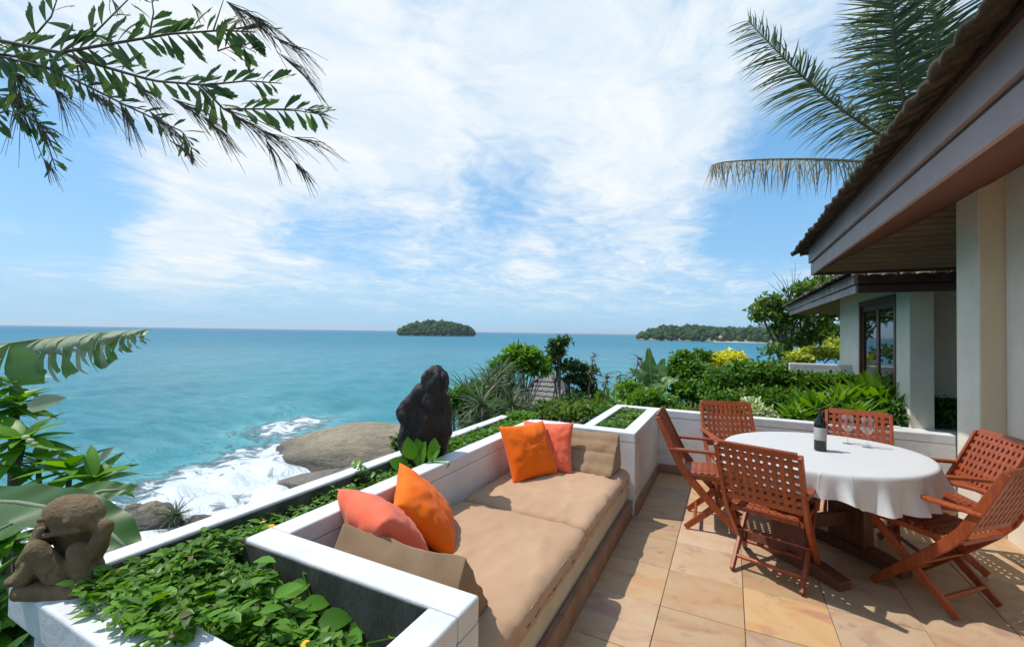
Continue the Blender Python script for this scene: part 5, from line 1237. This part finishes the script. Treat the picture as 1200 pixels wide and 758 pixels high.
palm_frond(palm, A9((1090,190,9.6),(1140,150,9.6),(1200,130,9.6),(1260,140,9.6)), 1.0, 60, 'lf_coco', po, .6)
q = MB(); e = cb-po; q.tube([(0,0,0), (e.x*.3, e.y*.3, 2.0), (e.x*.7, e.y*.7, 4.0), e.to_tuple()], [.17,.14,.13,.12], 12); obj('trunk', q, 'bark', palm, smooth=True)
q = MB()
for k in range(6): ellipsoid(q, (e.x+random.uniform(-.25,.25), e.y+random.uniform(-.25,.25), e.z-.15+random.uniform(-.12,.1)), (.11,.11,.13), None, 10)
obj('coconuts', q, 'lf_coco', palm, smooth=True)

# ------------------------------------------------------------------ fishtail palm overhead
FS = 1.9                                                     # the frond hangs about five and a half metres away
fb = Vector((-10.4, 1.9, -9.9)); fish = thing('fishtail_palm', 'fishtail palm frond with ragged wedge leaflets hanging in at the top left', 'palm tree', fb.to_tuple())
q = MB(); q.tube([(0,0,0),(.1,.05,5),(.3,.1,10),(.6,.1,14),tuple(at(-60,30,3.0*FS)-fb)], [.20,.17,.15,.12,.03], 12); obj('trunk', q, 'bark', fish, smooth=True)
def fish_me(seed, ragged=True):
    rs = random.Random(seed); n = 7; V = [(0,0,0)]; m = 9
    # wedge with a toothed slanting end
    for i in range(1, n+1):
        s = i/n
        for j in range(m+1):
            u = -1+2*j/m; wd = .31*s**.8*(1 if u > 0 else .85); end = 1-.28*abs(u+.25)-(.10*(j % 2) if i == n else 0)-(.05*rs.random() if i == n else 0)
            V.append((s*end, u*wd*.5, .05*s*abs(u)-.12*s*s))
    F = [(0, 1+j, 2+j) for j in range(m)]; me = MB(); me.v = V; me.f = F
    for i in range(n-1):
        for j in range(m): a = 1+i*(m+1)+j; me.f.append((a, a+m+1, a+m+2, a+1))
    me_ = me.mesh('leaflet', True); me_.materials.append(M['lf_fish']); return me_
FM = [fish_me(k) for k in range(6)]
def leaflet(p, d, up, ln, wd=1.0):
    d = Vector(d).normalized(); up = Vector(up); s_ = up.cross(d).normalized(); u = d.cross(s_)
    o = bpy.data.objects.new('leaflet', random.choice(FM)); C.objects.link(o); o.parent = fish
    o.matrix_basis = Matrix.Translation(p-fb) @ Matrix(((d.x,s_.x,u.x),(d.y,s_.y,u.y),(d.z,s_.z,u.z))).to_4x4() @ Matrix.Diagonal((ln, ln*wd, ln, 1)); return o
def img(ang): a = R(ang); return rgt*math.cos(a)+upv*math.sin(a)       # ang: degrees above the picture's horizontal
br = MB()
def fbranch(pts, rad, leafspec, step, depth=2.9, lmin=.12, lmax=.24, sides=(1,-1), spread=(30,60), start=.0, wd=1.0, skip=0.0):
    P3 = [at(px, py, dd*FS) for px, py, dd in pts]
    n = 24; cv = [alongp(P3, i/n) for i in range(n+1)]
    br.tube([p-fb for p in cv], [FS*(rad*(1-.8*i/n)+.0012) for i in range(n+1)], 6)
    tot = sum((cv[i+1]-cv[i]).length for i in range(n)); cnt = int(1.15*tot/step/FS)
    for k in range(cnt):
        s = start+(1-start)*(k+random.uniform(-.2,.2))/max(1, cnt); s = min(max(s, 0), 1)
        if random.random() < skip: continue
        p = alongp(P3, s); d = (alongp(P3, min(1, s+.03))-alongp(P3, max(0, s-.03))).normalized()
        ang = math.degrees(math.atan2(d.dot(upv), d.dot(rgt)))
        for sd in sides:
            if random.random() < .12: continue
            a2 = ang+sd*random.uniform(*spread); ln = random.uniform(lmin, lmax)*(1-.3*s)*1.22*FS
            leaflet(p, img(a2)+fwd*random.uniform(-.35,.35)-Vector((0,0,.08)), -fwd*random.uniform(.4,1)+Vector((random.uniform(-.5,.5), random.uniform(-.5,.5), random.uniform(-.2,.8))), ln, wd)
fbranch([(-60,30,3.0),(0,48,2.95),(70,62,2.9),(140,50,2.85),(200,40,2.8),(260,36,2.8),(300,38,2.8)], .013, 0, .085, lmin=.14, lmax=.27, start=.2, wd=.95)
fbranch([(70,62,2.9),(110,40,2.9),(140,10,2.9),(170,-20,2.9)], .006, 0, .09, lmin=.14, lmax=.22, skip=.2)
fbranch([(175,42,2.82),(180,15,2.85),(175,-20,2.9)], .005, 0, .08, lmin=.12, lmax=.2)
fbranch([(30,55,2.95),(60,20,2.95),(70,-10,2.95)], .006, 0, .09, lmin=.14, lmax=.22)
fbranch([(70,62,2.9),(120,78,2.9),(180,95,2.85),(240,100,2.8),(290,95,2.8),(330,98,2.8)], .010, 0, .08, lmin=.12, lmax=.23, start=.12)
fbranch([(235,100,2.8),(262,128,2.8),(310,128,2.8),(350,130,2.8),(385,136,2.8)], .007, 0, .07, lmin=.12, lmax=.2)
fbranch([(255,60,2.8),(280,52,2.8),(300,62,2.8)], .004, 0, .06, lmin=.12, lmax=.2)
fbranch([(-50,60,3.0),(20,66,2.95),(90,95,2.9),(150,125,2.85),(215,155,2.8),(225,175,2.8)], .009, 0, .065, lmin=.09, lmax=.18, sides=(1,-1), skip=.15, wd=.8)
fbranch([(-40,90,3.0),(10,120,2.95),(50,150,2.9),(66,200,2.9)], .007, 0, .06, lmin=.08, lmax=.17, wd=.7)
fbranch([(-40,20,3.0),(-5,60,2.95),(20,95,2.9),(30,130,2.9)], .007, 0, .05, lmin=.1, lmax=.2, wd=.85)
fbranch([(-30,60,2.8),(15,70,2.8),(60,80,2.8),(100,100,2.8)], .007, 0, .05, lmin=.1, lmax=.2, wd=.85)
fbranch([(-30,140,2.9),(10,130,2.85),(45,140,2.85)], .006, 0, .05, lmin=.1, lmax=.18, wd=.75)
for tw_ in ([(262,128,2.8),(305,152,2.8),(345,190,2.8),(352,200,2.8)], [(262,128,2.8),(300,140,2.8),(340,160,2.8)], [(262,36,2.8),(300,30,2.8),(318,42,2.8),(325,62,2.8)], [(250,36,2.8),(262,0,2.8)], [(20,120,2.93),(40,160,2.9),(50,185,2.9)], [(310,128,2.8),(355,128,2.8)], [(140,122,2.85),(175,130,2.8),(200,165,2.8)]):
    fbranch(tw_, .004, 0, .1, sides=())
obj('frond_stalk', br, 'brownleaf', fish, smooth=True)
# brown flowering strands: bunches of thin twigs
def strands(px, py, d, ang, n, ln, spread, droop=.35):
    q = MB(); p0 = at(px, py, d*FS)-fb; ln *= FS
    for k in range(n):
        a = ang+random.uniform(-spread, spread); l_ = ln*random.uniform(.5, 1.1); dv = img(a)+fwd*random.uniform(-.3,.3)
        st = p0+img(ang)*random.uniform(0, .35)*ln
        p1 = st+dv*l_*.5; p2 = st+dv*l_-Vector((0,0,droop*l_*random.uniform(.3,1)))
        q.tube([st, p1, p2], [.0055,.0044,.002], 4, cap=False)
    obj('flower_strand', q, 'brownleaf', fish)
for a in ((262,0,2.8,-35,26,.30,20),(285,12,2.8,-38,26,.34,15),(318,42,2.8,-28,14,.36,12),(325,62,2.8,-35,14,.36,10),(200,115,2.8,-28,24,.34,14),(235,135,2.8,-38,22,.30,14),(265,130,2.8,-30,22,.34,16),(300,150,2.8,-25,20,.32,14),(345,190,2.8,-50,16,.16,22),
          (310,160,2.8,-60,10,.24,12),(340,160,2.8,-15,14,.28,10),(355,128,2.8,-8,10,.2,12),(100,105,2.85,-35,22,.28,20),(140,120,2.85,-60,16,.26,18),(175,130,2.8,-45,20,.3,16),(60,100,2.9,-50,24,.26,30),(20,110,2.9,-70,24,.3,35),(40,140,2.9,-45,20,.22,30),(10,80,2.9,-45,20,.3,40),(50,185,2.9,-55,14,.14,22),
          (85,60,2.85,-60,14,.3,18),(200,165,2.8,-35,12,.18,14),(150,95,2.85,-32,18,.3,12),(128,-5,2.85,-55,8,.14,12),(225,5,2.85,-50,10,.12,15)):
    strands(*a)
# ------------------------------------------------------------------ sea air
hz_ = MB(); hz_.box(-64000, 64000, -64000, 64000, -40, 140)
hm = bpy.data.materials.new('sea_air'); hm.use_nodes = True; hm.node_tree.nodes.clear()
pv = hm.node_tree.nodes.new('ShaderNodeVolumePrincipled'); pv.inputs['Color'].default_value = (.80,.92,1,1); pv.inputs['Density'].default_value = .00006; pv.inputs['Anisotropy'].default_value = .2
ho = hm.node_tree.nodes.new('ShaderNodeOutputMaterial'); hm.node_tree.links.new(pv.outputs[0], ho.inputs['Volume'])
tag(obj('haze', hz_, hm), kind='stuff')
